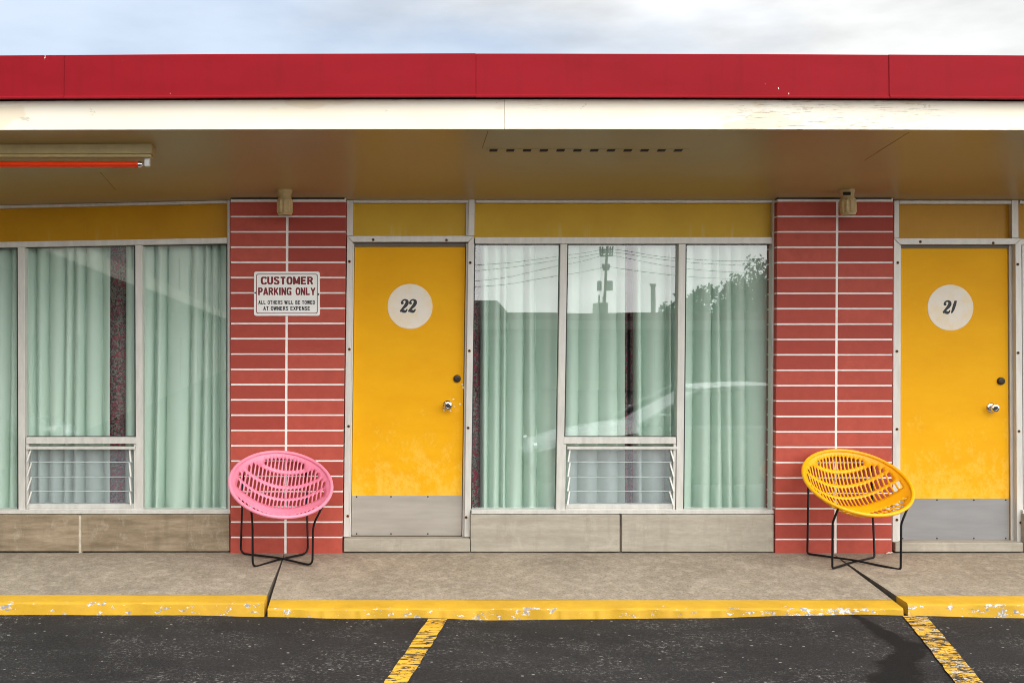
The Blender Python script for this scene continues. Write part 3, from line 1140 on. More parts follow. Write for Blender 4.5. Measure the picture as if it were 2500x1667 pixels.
# ---- window bays
def window(label, x_l, x_r, mull, sill_l, sill_r, louv, topbar, headbar, right_jamb, left_jamb):
    """aluminium window wall: bars, three panes, a glass louvre in the middle bay; all as children of the frame"""
    t0, t1 = topbar
    h0, h1 = headbar
    zs = 1245
    la, lc = louv
    b = MB()
    b.pbox(x_l, x_r, h0, h1, YF - 0.003, 0.075)
    w = b.build('window', M['alu'], motel, bevel=0.0022, deform=True)
    w['label'] = label

    def bar(name, *q, df=True):
        b = MB()
        b.pbox(*q)
        b.build(name, M['alu'], w, bevel=0.0022, deform=df)

    bar('top_bar', x_l, x_r, t0, t1, YF + 0.002, 0.066)
    bar('sill', sill_l, sill_r, zs, 1254, YF - 0.035, 0.12, df=False)
    for a, c in mull:
        bar('mullion', a, c, h1 + 0.4, zs - 0.4, YF, 0.072)
    if right_jamb:
        bar('jamb', right_jamb[0], right_jamb[1], t0 - 1, zs - 0.4, YF - 0.006, 0.08)
    if left_jamb:
        bar('jamb', left_jamb[0], left_jamb[1], h1 + 0.4, zs - 0.4, YF - 0.002, 0.076)
    bar('cross_bar', la, lc, 1067, 1083, YF - 0.002, 0.074)
    bar('louver_stile', la, la + 6, 1083.4, zs - 0.4, YF + 0.006, 0.06)
    bar('louver_stile', lc - 6, lc, 1083.4, zs - 0.4, YF + 0.006, 0.06)
    bar('louver_rail', la + 6.4, lc - 6.4, 1229, 1240, YF + 0.012, 0.05)
    bar('louver_rail', la + 6.4, lc - 6.4, 1240.5, zs - 0.4, YF + 0.002, 0.06)
    # dark glazing gasket round each opening
    opens = []
    edges = [left_jamb[1] if left_jamb else x_l] + [e for m in mull for e in m] + [right_jamb[0] if right_jamb else x_r]
    for a, c in zip(edges[::2], edges[1::2]):
        opens.append((a, c))
    for a, c in opens:
        isl_ = abs(a - la) < 6 and abs(c - lc) < 6
        bot = 1066.5 if isl_ else 1244.5
        for q in ((a - 1.0, a + 2.6, h1 + 0.5, bot, YG - 0.012, 0.02), (c - 2.6, c + 1.0, h1 + 0.5, bot, YG - 0.012, 0.02),
                  (a + 2.7, c - 2.7, h1 + 0.3, h1 + 3.0, YG - 0.011, 0.018), (a + 2.7, c - 2.7, bot - 2.2, bot + 0.2, YG - 0.011, 0.018)):
            g = MB()
            g.pbox(*q)
            g.build('gasket', M['alu_dark'], w, deform=True)
        p = MB()
        tx = rng.uniform(-0.0012, 0.0012)
        x0, _, z1 = P(a - 2, h1 - 1, YG)
        x1, _, z0 = P(c + 2, bot + 1, YG)
        p.add([(x0, YG, z0), (x1, YG + tx, z0), (x1, YG + tx, z1), (x0, YG, z1)], [(0, 1, 2, 3)])
        p.build('pane', M['glass'], w, deform=True, recalc=False)
    # louvre: head channel, four tilted blades and their side clips
    hd = MB()
    hd.pbox(la + 1, lc - 1, 1090, 1096.5, YF - 0.012, 0.05)
    hd.build('louver_channel', M['alu'], w, bevel=0.0015)
    bl0, bl1 = la + 10, lc - 9
    for ya, yb in ((1093, 1128), (1127, 1164), (1162, 1199), (1197, 1230)):
        yt_, yb_ = YF + 0.020, YF + 0.013
        xa, _, zt_ = P(bl0, ya, yt_)
        xb, _, zb_ = P(bl1, yb, yb_)
        v = MB()
        v.add([(xa, yb_, zb_), (xb, yb_, zb_), (xb, yt_, zt_), (xa, yt_, zt_)], [(0, 1, 2, 3)])
        v.add([(xa, yb_ - 0.0015, zb_ - 0.001), (xb, yb_ - 0.0015, zb_ - 0.001), (xb, yb_ - 0.0015, zb_ + 0.0035), (xa, yb_ - 0.0015, zb_ + 0.0035)], [(0, 1, 2, 3)], 1)
        v.build('louver_blade', [M['louver'], M['glassedge']], w, deform=True, recalc=False)
    for ya, yb in ((1093, 1126), (1129, 1162), (1164, 1197), (1199, 1232)):
        for s, xx in ((-1, la + 13.0), (1, lc - 13.0)):
            x_, _, zt_ = P(xx, ya, YF + 0.03)
            _, _, zb_ = P(xx, yb, YF - 0.02)
            for off in (0,):
                cl = MB()
                tops = x_ + (0.006 if s < 0 else -0.006)
                bot_ = x_ + (-0.012 if s < 0 else 0.012)
                w2 = 0.005
                cl.add([(tops - w2, YF + 0.012, zt_), (tops + w2, YF + 0.012, zt_), (bot_ + w2, YF - 0.03, zb_), (bot_ - w2, YF - 0.03, zb_),
                        (tops - w2, YF + 0.028, zt_), (tops + w2, YF + 0.028, zt_), (bot_ + w2, YF - 0.012, zb_), (bot_ - w2, YF - 0.012, zb_)],
                       [(0, 1, 2, 3), (7, 6, 5, 4), (0, 4, 5, 1), (1, 5, 6, 2), (2, 6, 7, 3), (3, 7, 4, 0)])
                cl.build('louver_clip', M['alu'], w, deform=True)
    return w


t = NT('louver_glass')      # old, slightly frosted blades
t.t.nodes.remove(t.b)
tr = t.n('ShaderNodeBsdfTransparent')
tr.inputs['Color'].default_value = (0.80, 0.81, 0.84, 1)
df = t.n('ShaderNodeBsdfDiffuse')
df.inputs['Color'].default_value = (0.55, 0.54, 0.60, 1)
gl = t.n('ShaderNodeBsdfGlossy')
gl.inputs['Roughness'].default_value = 0.15
m1 = t.n('ShaderNodeMixShader')
m1.inputs[0].default_value = 0.17
t.l(tr.outputs[0], m1.inputs[1])
t.l(df.outputs[0], m1.inputs[2])
m2 = t.n('ShaderNodeMixShader')
m2.inputs[0].default_value = 0.10
t.l(m1.outputs[0], m2.inputs[1])
t.l(gl.outputs[0], m2.inputs[2])
t.l(m2.outputs[0], t.out.inputs['Surface'])
M['louver'] = t.m
M['glassedge'] = simple('glass_edge', (0.50, 0.56, 0.55), 0.3)
window('window wall left of the brick pier with the parking sign', -1450, 554.5, ((-1150, -1133), (-860, -843), (-530, -513), (-243, -226), (43, 60), (330, 347)), -1450, 562, (62, 331), (489, 496), (580, 594), (555, 561.5), None)
window('window wall between door 22 and the right brick pier', 1159, 1886, ((1368, 1385), (1657, 1674)), 1151, 1889, (1384, 1655), (488.5, 495.5), (579, 595), (1886, 1895), (1152, 1158))
window('sliver of window wall right of door 21', 2490, 3300, ((2700, 2717), (2990, 3007)), 2497, 3300, (2719, 2988), (490, 498), (583, 598), None, (2495.5, 2501))


# ------------------------------------------------------------------ curtains
def curtain(name, label, group, a, c, y0, mat, pleat=30, amp=0.03, seed=1, lean=0.0, topw=1.0):
    """hanging pleated cloth from px a to px c; folds sharpen into dark valleys and drift as they fall"""
    r = random.Random(seed)
    x0, x1 = P(a, 0, y0)[0], P(c, 0, y0)[0]
    amp *= 3.0
    z1, z0 = P(0, 585, y0)[2], P(0, 1262, y0)[2]
    n = max(8, int((c - a) / 1.3))
    folds = [0.0]
    while folds[-1] < c - a:
        folds.append(folds[-1] + pleat * r.choice((r.uniform(0.35, 0.7), r.uniform(0.8, 1.2), r.uniform(1.2, 2.1))))
    amps = [r.uniform(0.6, 1.3) for _ in folds]
    drift = [r.uniform(-0.30, 0.30) for _ in folds]
    pw = [r.choice((r.uniform(0.3, 0.5), r.uniform(0.5, 0.95))) for _ in folds]
    rows = 26
    vs = []
    for j in range(rows + 1):
        k = j / rows
        fj = [f + drift[i] * pleat * (k ** 1.3) * (1 if 0 < i < len(folds) - 1 else 0) for i, f in enumerate(folds)]
        for i in range(n + 1):
            u = (c - a) * i / n
            q = 0
            while q < len(fj) - 2 and u > fj[q + 1]:
                q += 1
            t_ = max(0, min(1, (u - fj[q]) / max(1e-3, fj[q + 1] - fj[q])))
            bul = abs(math.sin(math.pi * t_)) ** pw[q]
            am = amp * amps[q] * (0.75 + 0.5 * k)
            yy = y0 - am * (bul - 0.55) + 0.004 * math.sin(u * 0.11 + k * 4 + seed)
            x = x0 + (x1 - x0) * i / n + lean * (1 - k)
            vs.append((x, yy, z1 + (z0 - z1) * k))
    b = MB()
    b.add(vs, [(j * (n + 1) + i, (j + 1) * (n + 1) + i, (j + 1) * (n + 1) + i + 1, j * (n + 1) + i + 1) for j in range(rows) for i in range(n)])
    o = b.build(name, mat, smooth='all', origin=((x0 + x1) / 2, y0, z0))
    return tag(o, label, 'curtain', group)


YC = 0.215
G1 = 'mint curtains hung behind the window panes'
G2 = 'dark patterned drapes behind the windows'
curtain('curtain', 'pale mint curtain left of the dark floral strip in the left window', G1, -1440, 272, YC, M['mint'], 34, 0.034, 3)
curtain('curtain', 'pale mint curtain right of the dark floral strip in the left window', G1, 303, 575, YC, M['mint'], 30, 0.036, 11, 0.01)
curtain('drape', 'dark red and black floral drape strip in the left window', G2, 258, 320, YC + 0.055, M['drape'], 26, 0.012, 5)
curtain('curtain', 'pale mint curtain between door 22 and the narrow dark drape', G1, 1172, 1524, YC, M['mint'], 33, 0.034, 23)
curtain('curtain', 'pale mint curtain between the narrow dark drape and the right pier', G1, 1547, 1905, YC, M['mint'], 33, 0.034, 42)
curtain('drape', 'narrow dark red drape beside a black gap in the middle window', G2, 1512, 1532, YC + 0.05, M['drape'], 18, 0.012, 6)
curtain('drape', 'narrow dark red drape right of the black gap in the middle window', G2, 1539, 1560, YC + 0.05, M['drape'], 18, 0.012, 7)
curtain('drape', 'dark floral drape edge beside the frame of door 22', G2, 1140, 1174, YC + 0.02, M['drape'], 22, 0.012, 8)
curtain('curtain', 'mint curtain seen at the very right edge past door 21', G1, 2490, 3000, YC, M['mint'], 33, 0.03, 51)

# ------------------------------------------------------------------ parking sign
sc_ = P(700.5, 718, -0.004)
sign = thing('parking_sign', (sc_[0], 0.0, P(0, 772, 0)[2]), 'white metal customer parking sign screwed to the left brick pier', 'sign')


def rrect(a, b_, c, d, r, y, n=6):
    x0, _, z1 = P(a, c, y)
    x1, _, z0 = P(b_, d, y)
    pts = []
    for cx, cz, a0 in ((x1 - r, z1 - r, 0), (x0 + r, z1 - r, 90), (x0 + r, z0 + r, 180), (x1 - r, z0 + r, 270)):
        for i in range(n + 1):
            a_ = R(a0 + 90 * i / n)
            pts.append((cx + r * math.cos(a_), cz + r * math.sin(a_)))
    return pts


b = MB()
b.prism(rrect(620, 781, 663, 771, 0.016, -0.006), -0.006, -0.002)
b.build('plate', M['signwhite'], sign, bevel=0.0008)
b = MB()
o_, i_ = rrect(625.5, 775.5, 668.5, 765.5, 0.013, -0.0075), rrect(627.3, 773.7, 670.3, 763.7, 0.010, -0.0075)
n_ = len(o_)
b.add([(x, -0.0064, z) for x, z in o_] + [(x, -0.0064, z) for x, z in i_], [(k, (k + 1) % n_, (k + 1) % n_ + n_, k + n_) for k in range(n_)])
b.build('border_line', M['signred'], sign)


# block capitals as strokes in a unit box (x 0..0.62, z 0..1); a leading '~' marks a curved stroke
ARC_C = [(0.60, 0.74), (0.52, 0.88), (0.33, 0.93), (0.14, 0.82), (0.09, 0.5), (0.14, 0.18), (0.33, 0.07), (0.52, 0.12), (0.60, 0.28)]
GLYPH = {
    'A': [[(0.05, 0.0), (0.31, 1.0)], [(0.31, 1.0), (0.57, 0.0)], [(0.15, 0.28), (0.47, 0.28)]],
    'B': [[(0.1, 0), (0.1, 1)], ['~', (0.1, 0.92), (0.36, 0.92), (0.5, 0.75), (0.36, 0.54), (0.1, 0.53)], ['~', (0.1, 0.5), (0.38, 0.5), (0.54, 0.28), (0.38, 0.08), (0.1, 0.08)]],
    'C': [['~'] + ARC_C],
    'D': [[(0.1, 0), (0.1, 1)], ['~', (0.1, 0.92), (0.34, 0.91), (0.53, 0.72), (0.53, 0.28), (0.34, 0.09), (0.1, 0.08)]],
    'E': [[(0.1, 0), (0.1, 1)], [(0.1, 0.91), (0.56, 0.91)], [(0.1, 0.51), (0.52, 0.51)], [(0.1, 0.09), (0.58, 0.09)]],
    'G': [['~'] + ARC_C[:-1] + [(0.56, 0.2)], [(0.54, 0.0), (0.54, 0.46)], [(0.36, 0.43), (0.6, 0.43)]],
    'H': [[(0.1, 0), (0.1, 1)], [(0.54, 0), (0.54, 1)], [(0.1, 0.52), (0.54, 0.52)]],
    'I': [[(0.12, 0), (0.12, 1)]],
    'K': [[(0.1, 0), (0.1, 1)], [(0.12, 0.36), (0.55, 1.0)], [(0.26, 0.58), (0.57, 0.0)]],
    'L': [[(0.1, 0), (0.1, 1)], [(0.1, 0.09), (0.56, 0.09)]],
    'M': [[(0.1, 0), (0.1, 1)], [(0.68, 0), (0.68, 1)], [(0.1, 0.98), (0.39, 0.1)], [(0.39, 0.1), (0.68, 0.98)]],
    'N': [[(0.1, 0), (0.1, 1)], [(0.54, 0), (0.54, 1)], [(0.1, 0.96), (0.54, 0.04)]],
    'O': [['~', (0.32, 0.93), (0.14, 0.82), (0.09, 0.5), (0.14, 0.18), (0.32, 0.07), (0.50, 0.18), (0.55, 0.5), (0.50, 0.82), (0.32, 0.93), (0.3, 0.93)]],
    'P': [[(0.1, 0), (0.1, 1)], ['~', (0.1, 0.92), (0.38, 0.91), (0.53, 0.70), (0.38, 0.47), (0.1, 0.46)]],
    'R': [[(0.1, 0), (0.1, 1)], ['~', (0.1, 0.92), (0.38, 0.91), (0.52, 0.72), (0.38, 0.51), (0.1, 0.5)], [(0.36, 0.5), (0.56, 0.0)]],
    'S': [['~', (0.54, 0.76), (0.46, 0.89), (0.3, 0.93), (0.14, 0.86), (0.12, 0.68), (0.28, 0.54), (0.46, 0.44), (0.53, 0.26), (0.44, 0.11), (0.3, 0.07), (0.15, 0.12), (0.07, 0.26)]],
    'T': [[(0.31, 0), (0.31, 1)], [(0.03, 0.91), (0.59, 0.91)]],
    'U': [['~', (0.1, 1.0), (0.1, 0.6), (0.11, 0.24), (0.32, 0.07), (0.53, 0.24), (0.54, 0.6), (0.54, 1.0)]],
    'W': [[(0.04, 1), (0.22, 0)], [(0.22, 0), (0.40, 1)], [(0.40, 1), (0.58, 0)], [(0.58, 0), (0.76, 1)]],
    'X': [[(0.06, 0), (0.56, 1)], [(0.56, 0), (0.06, 1)]],
    'Y': [[(0.31, 0), (0.31, 0.48)], [(0.05, 1), (0.31, 0.44)], [(0.57, 1), (0.31, 0.44)]],
}
ADV = {'I': 0.24, 'M': 0.78, 'W': 0.80, ' ': 0.34}


def lettering(name, text, a, c, t_, bt, y, mat, parent, weight):
    """one line of heavy capitals filling the measured px box"""
    quads = []
    x = 0.0
    for ch in text:
        if ch != ' ':
            for si, st in enumerate(GLYPH[ch]):
                curved = st[0] == '~'
                pts = st[1:] if curved else st
                rib = stroke2d(pts, [weight] * len(pts), 4 if curved else 1)
                for i in range(len(rib) - 1):
                    quads.append((si, [(x + p.x, max(0.0, min(1.0, p.y))) for p in (rib[i][0], rib[i][1], rib[i + 1][1], rib[i + 1][0])]))
        x += ADV.get(ch, 0.63) + 0.10
    x -= 0.10
    x0, _, z1 = P(a, t_, y)
    x1, _, z0 = P(c, bt, y)
    b = MB()
    for si, q in quads:
        b.add([(x0 + u / x * (x1 - x0), y - si * 0.0002, z0 + v * (z1 - z0)) for u, v in q], [(0, 1, 2, 3)])
    return b.build(name, mat, parent)


lettering('lettering', 'CUSTOMER', 637, 764, 675.5, 694.5, -0.0068, M['signred'], sign, 0.235)
lettering('lettering', 'PARKING', 630.5, 711, 702, 720.5, -0.0068, M['signred'], sign, 0.235)
lettering('lettering', 'ONLY', 722, 769.5, 702, 720.5, -0.0068, M['signred'], sign, 0.235)
lettering('lettering', 'ALL OTHERS WILL BE TOWED', 631, 769, 733.5, 743, -0.0068, M['ink'], sign, 0.21)
lettering('lettering', 'AT OWNERS EXPENSE', 643, 757, 748, 757.5, -0.0068, M['ink'], sign, 0.21)
for sx, sy in ((623, 715), (777.5, 718.5)):
    b = MB()
    b.lathe([(0.0062, 0), (0.0055, 0.003), (0.002, 0.004)], P(sx, sy, -0.006), 'y', 12)
    b.build('screw', M['rust'], sign)


# ------------------------------------------------------------------ ceiling lamps above the piers
def lamp(px, py_top, label, tilt, parent_name='wall_lamp'):
    d = 0.177
    y = -d
    x = (px - 986) * (D - d) / 2800
    zc = zsof(y)
    o = thing('ceiling_lamp', (x, y, zc), label, 'lamp', 'ribbed lamps above the brick piers')
    rot = Matrix.Rotation(R(tilt), 3, 'Y')
    b = MB()
    b.lathe([(0.052, 0.006), (0.052, -0.012), (0.046, -0.020), (0.044, -0.042), (0.040, -0.047)], (x, y, zc), 'z', 24, rot=rot)
    b.build('lamp_mount', M['lampbeige'], o, smooth=True)
    b = MB()
    prof = [(0.038, -0.047), (0.046, -0.050), (0.046, -0.056), (0.053, -0.060), (0.055, -0.070)]
    n = 40
    vs, fs = [], []
    full = [(0.040, -0.047), (0.046, -0.049), (0.046, -0.056), (0.053, -0.060), (0.0555, -0.072), (0.0555, -0.145), (0.0525, -0.152), (0.047, -0.154), (0.047, -0.166), (0.042, -0.167), (0.040, -0.140)]
    for r, h in full:
        for k in range(n):
            a = 2 * math.pi * k / n
            rr_ = r * (0.89 if (k % 4 in (0, 1) and -0.146 < h < -0.07) else 1.0)
            vs.append(rot @ Vector((rr_ * math.cos(a), rr_ * math.sin(a), h)) + Vector((x, y, zc)))
    for i in range(len(full) - 1):
        for k in range(n):
            k2 = (k + 1) % n
            fs.append((i * n + k, i * n + k2, (i + 1) * n + k2, (i + 1) * n + k))
    fs.append(tuple((len(full) - 1) * n + k for k in range(n)))
    b.add(vs, fs)
    b.build('lamp_body', M['lampbeige'], o)
    b = MB()
    b.lathe([(0.0395, -0.146), (0.02, -0.150), (0.005, -0.151)], (x, y, zc), 'z', 20, rot=rot)
    b.build('bulb', M['room'], o)
    return o


lamp(695.5, 466, 'beige ribbed lamp hanging straight above the pier with the parking sign', 0.0)
l2 = lamp(2068, 466, 'beige ribbed lamp with a broken mount above the right brick pier', -3.5)
b = MB()
q = l2.location
b.box(q.x - 0.045, q.x + 0.005, q.y - 0.056, q.y - 0.044, q.z - 0.036, q.z - 0.014)
b.build('torn_gasket', M['hole'], l2, bevel=0.003)

# ------------------------------------------------------------------ fluorescent fixture
yb = -1.25
sx = (D + yb) / 2800
xr = (370 - 986) * sx
fx = thing('tube_light', (xr - 0.6, yb, zsof(yb) - 0.02), 'cream batten light with a red tube under the eave', 'light fixture')
zt = zsof(yb)
b = MB()
b.prism([(xr - 1.24, zt - 0.062), (xr, zt - 0.062), (xr, zt + 0.004), (xr - 1.24, zt + 0.004)], yb, yb + 0.11)
b.box(xr - 1.238, xr - 0.004, yb - 0.004, yb + 0.03, zt - 0.082, zt - 0.0635)
b.box(xr - 1.236, xr - 0.008, yb + 0.031, yb + 0.105, zt - 0.075, zt - 0.0632)
b.build('housing', M['fixture'], fx, bevel=0.003)
yt = yb + 0.045
zc = H + (834 - 401.5) * (D + yt) / 2800
b = MB()
xe = (343 - 986) * (D + yt) / 2800
b.tube([(xr - 1.20, yt, zc), (xe - 0.012, yt, zc)], 0.0195, 20)
b.build('tube', M['tube_red'], fx, smooth=True)
b = MB()
b.lathe([(0.0193, -0.012), (0.0193, 0.0), (0.014, 0.012), (0.008, 0.016), (0.0035, 0.017), (0.0035, 0.034)], (xe, yt, zc), 'x', 18)
b.build('tube_cap', M['chrome'], fx, smooth=True)
b = MB()
b.box(xe + 0.026, xe + 0.055, yt - 0.016, yt + 0.02, zc - 0.012, zt - 0.0638)
b.box(xr - 1.232, xr - 1.204, yt - 0.016, yt + 0.02, zc - 0.012, zt - 0.0758)
b.build('lamp_holder', M['white'], fx, bevel=0.003)


# ------------------------------------------------------------------ bucket chairs
def chair(name, label, mat, cx, d, cz, rad, al, psi, feet, tops, lean_pts, spin):
    """round slotted plastic shell on two bent black rods that cross on the floor"""
    base = Vector((cx, -d, 0.0))
    o = thing(name, (cx, -d, -0.0511 * d), label, 'chair', 'slotted plastic bucket chairs')
    al, psi = R(al), R(psi)
    Rt = rad - 0.011
    depth = 0.195

    def to_world(a, b_, w):
        u = a
        v = b_ * math.cos(al) - w * math.sin(al)
        z = b_ * math.sin(al) + w * math.cos(al)
        return Vector((cx + u * math.cos(psi) - v * math.sin(psi), -d + u * math.sin(psi) + v * math.cos(psi), cz + z))

    def bowl(a, b_):
        r = min(1.0, math.hypot(a, b_) / Rt)
        return -depth * (1 - r ** 2.1)

    # flat layout: circle, slots, filler points
    verts, edges, holes = [], [], []
    N = 96
    for k in range(N):
        t_ = 2 * math.pi * k / N
        verts.append((Rt * math.cos(t_), Rt * math.sin(t_)))
        edges.append((k, (k + 1) % N))
    pitch, sw = 0.0258, 0.0166
    lim = Rt - 0.026
    for b0, b1 in ((0.252, 0.33), (0.162, 0.233), (0.071, 0.143), (-0.02, 0.052), (-0.165, -0.12), (-0.225, -0.18), (-0.285, -0.24)):
        for cxi in range(-12, 13):
            a0 = cxi * pitch
            # shorten the slot to stay inside the slotted field
            h2 = lim ** 2 - (abs(a0) + sw / 2) ** 2
            if h2 <= 0:
                continue
            hb = math.sqrt(h2)
            s0, s1 = max(b0, -hb), min(b1, hb)
            if s1 - s0 < 0.018:
                continue
            rr_ = sw / 2
            pts = []
            m_ = 5
            for i in range(m_ + 1):
                t_ = math.pi * i / m_
                pts.append((a0 + rr_ * math.cos(t_), s1 - rr_ + rr_ * math.sin(t_)))
            if s1 - s0 > 0.045:
                pts.append((a0 - rr_, (s0 + s1) / 2))
            for i in range(m_ + 1):
                t_ = math.pi + math.pi * i / m_
                pts.append((a0 + rr_ * math.cos(t_), s0 + rr_ + rr_ * math.sin(t_)))
            if s1 - s0 > 0.045:
                pts.append((a0 + rr_, (s0 + s1) / 2))
            st = len(verts)
            verts += pts
            edges += [(st + i, st + (i + 1) % len(pts)) for i in range(len(pts))]
            holes.append((a0, s0, s1, rr_))
    for ring in (Rt - 0.020, Rt - 0.011):
        for k in range(96):
            t_ = 2 * math.pi * (k + 0.5 * (ring < Rt - 0.015)) / 96
            verts.append((ring * math.cos(t_), ring * math.sin(t_)))
    for k in range(-12, 12):
        for bb in (-0.05, -0.075, -0.1):
            if math.hypot((k + 0.5) * pitch, bb) < lim:
                verts.append(((k + 0.5) * pitch, bb))
    res = delaunay_2d_cdt([Vector(v) for v in verts], edges, [], 1, 1e-5)
    pv, pf = res[0], res[2]

    def in_hole(x, y_):
        for a0, s0, s1, rr_ in holes:
            if abs(x - a0) < rr_ and s0 < y_ < s1:
                yy = max(s0 + rr_, min(s1 - rr_, y_))
                if math.hypot(x - a0, y_ - yy) < rr_ * 0.999:
                    return True
        return False

    faces = []
    for f_ in pf:
        c = [sum(pv[i][k] for i in f_) / len(f_) for k in (0, 1)]
        if math.hypot(*c) <= Rt and not in_hole(*c):
            faces.append(tuple(f_))
    b = MB()
    cr, sr_ = math.cos(R(spin)), math.sin(R(spin))     # the slotted pattern turned in the shell's own plane
    pv = [(p[0] * cr - p[1] * sr_, p[0] * sr_ + p[1] * cr) for p in pv]
    b.add([to_world(p[0], p[1], bowl(p[0], p[1])) for p in pv], faces)
    shell = b.build('seat_shell', mat, o, smooth='all', origin=base * 1 + Vector((0, 0, -0.0511 * d)))
    so_ = shell.modifiers.new('thickness', 'SOLIDIFY')
    so_.thickness = 0.004
    so_.offset = 0
    b = MB()
    ring = [to_world(Rt * math.cos(2 * math.pi * k / 96), Rt * math.sin(2 * math.pi * k / 96), 0.0) for k in range(96)]
    b.tube(ring, 0.0118, 12, closed=True)
    b.build('rim', mat, o, smooth='all')

    # rods: each runs down one leg, across the floor through the centre, and up the opposite leg
    FL, FR, BL, BR = feet
    gz = lambda p: -0.0535 * p[1] + 0.009
    cen = ((FL[0] + FR[0] + BL[0] + BR[0]) / 4, (FL[1] + FR[1] + BL[1] + BR[1]) / 4)

    def rimpt(deg, drop, s=1.0):
        t_ = R(deg)
        return to_world(Rt * s * math.cos(t_), Rt * s * math.sin(t_), drop)

    def knee(p, top, h, k):
        f_ = Vector((p[0], -p[1], gz(p)))
        q = f_.lerp(Vector((top.x, top.y, f_.z)), k)
        return Vector((q.x, q.y, gz(p) + h))

    def rounded(pts, r=0.03, n=6):
        out = [Vector(pts[0])]
        for i in range(1, len(pts) - 1):
            p, a, c = Vector(pts[i]), Vector(pts[i - 1]), Vector(pts[i + 1])
            da, dc = (a - p), (c - p)
            rr_ = min(r, da.length * 0.45, dc.length * 0.45)
            s, e = p + da.normalized() * rr_, p + dc.normalized() * rr_
            for k in range(n + 1):
                t_ = k / n
                out.append((1 - t_) ** 2 * s + 2 * t_ * (1 - t_) * p + t_ ** 2 * e)
        out.append(Vector(pts[-1]))
        return out

    tFL, tFR, tBL, tBR = [rimpt(*q) for q in tops]
    kf, kr = lean_pts
    for lift, front, ft, back, bt in ((0.0, FL, tFL, BR, tBR), (0.012, FR, tFR, BL, tBL)):
        fz, bz = gz(front), gz(back)
        mid = Vector((cen[0], -cen[1], (fz + bz) / 2 + lift * 0.9 + 0.002))
        path = [ft, knee(front, ft, kf, 0.06), Vector((front[0], -front[1], fz)), mid, Vector((back[0], -back[1], bz)), bt]
        b = MB()
        b.tube(rounded(path, kr), 0.0072, 10)
        b.build('leg_rod', M['black'], o, smooth='all')
    return o


chair('bucket_chair', 'pink slotted bucket chair in front of the left brick pier', M['pink'], -0.821, 0.33, 0.527, 0.351, 32.7, 14.7,
      ((-0.997, 0.437), (-0.607, 0.383), (-1.133, 0.040), (-0.666, 0.035)),
      ((-132, -0.022, 0.98), (-42, -0.022, 0.98), (131, -0.024, 1.0), (52, -0.024, 1.0)), (0.27, 0.05), -13)
chair('bucket_chair', 'yellow slotted bucket chair in front of the right brick pier', M['orange'], 3.033, 0.33, 0.539, 0.362, 30.9, 4.1,
      ((2.817, 0.459), (3.253, 0.491), (2.797, 0.05), (3.219, 0.156)),
      ((-132, -0.022, 0.98), (-42, -0.022, 0.98), (131, -0.024, 1.0), (52, -0.024, 1.0)), (0.30, 0.02), 0)

# ------------------------------------------------------------------ what the windows mirror: the place behind the camera
def mir(px, py, Y):
    """world point at distance Y in front of the facade whose mirror image stands at a measured spot"""
    v = (D + Y) / 2800
    return ((px - 986) * v, -Y, H + (834 - py) * v)


def zg(y):
    return za(0, y)


# opposite motel row
Y = 38
ow = thing('motel_row', (mir(1500, 0, Y)[0], -Y, zg(-Y)), 'low flat-roofed motel row across the parking lot behind the camera', 'building')
x0, x1 = mir(600, 0, Y)[0], mir(2700, 0, Y)[0]
z1 = mir(0, 764, Y)[2]
z2 = mir(0, 783, Y)[2]
z3 = mir(0, 806, Y)[2]
b = MB()
b.box(x0, x1, -Y - 8, -Y - 1.5, zg(-Y) - 0.3, z3)
b.build('wall', M['wing_wall'], ow)
b = MB()
b.box(x0, x1, -Y - 8, -Y, z2 + 0.003, z1)
b.build('roof', M['red_far'] if 'red_far' in M else simple('far_flashing', (0.16, 0.05, 0.05), 0.6), ow, bevel=0.02)
b = MB()
b.box(x0, x1, -Y - 8, -Y - 0.04, z3 + 0.003, z2)
b.build('fascia', simple('far_fascia', (0.45, 0.42, 0.36), 0.6), ow)
for i in range(9):
    xa = x0 + 1.5 + i * (x1 - x0 - 3) / 9
    b = MB()
    b.box(xa, xa + 1.0, -Y - 1.52, -Y - 1.44, zg(-Y), zg(-Y) + 2.05)
    b.build('door', M['wing_wall'], ow, bevel=0.01)
    b = MB()
    b.box(xa + 1.2, xa + 2.9, -Y - 1.52, -Y - 1.44, zg(-Y) + 0.4, zg(-Y) + 2.05)
    b.build('window', M['wing_dark'], ow, bevel=0.01)
b = MB()
a = mir(1120, 731, Y + 3)
c = mir(1213, 731, Y + 3)
e = mir(1243, 764, Y + 3)
b.prism([(a[0] - 3, z1 + 0.003), (e[0], z1 + 0.003), (c[0], c[2]), (a[0] - 3, c[2])], -Y - 6, -Y - 3)
b.build('roof_house', M['wing_wall'], ow, bevel=0.02)
b = MB()
a = mir(1456, 738, Y + 2)
c = mir(1486, 738, Y + 2)
b.box(a[0], c[0], -Y - 3.2, -Y - 2, z1 + 0.003, a[2])
b.box(a[0] + 0.1, a[0] + 0.18, -Y - 2.4, -Y - 2.3, a[2] + 0.002, a[2] + 0.35)
b.box(c[0] - 0.2, c[0] - 0.12, -Y - 2.4, -Y - 2.3, a[2] + 0.002, a[2] + 0.3)
b.build('chimney', M['wing_wall'], ow, bevel=0.02)
b = MB()
a = mir(1595, 692, Y + 2)
b.lathe([(0.10, z1 + 0.003), (0.10, a[2] - 0.1), (0.14, a[2] - 0.1), (0.14, a[2])], (a[0], -Y - 2, 0), 'z', 16)
b.build('flue', M['insul'], ow)

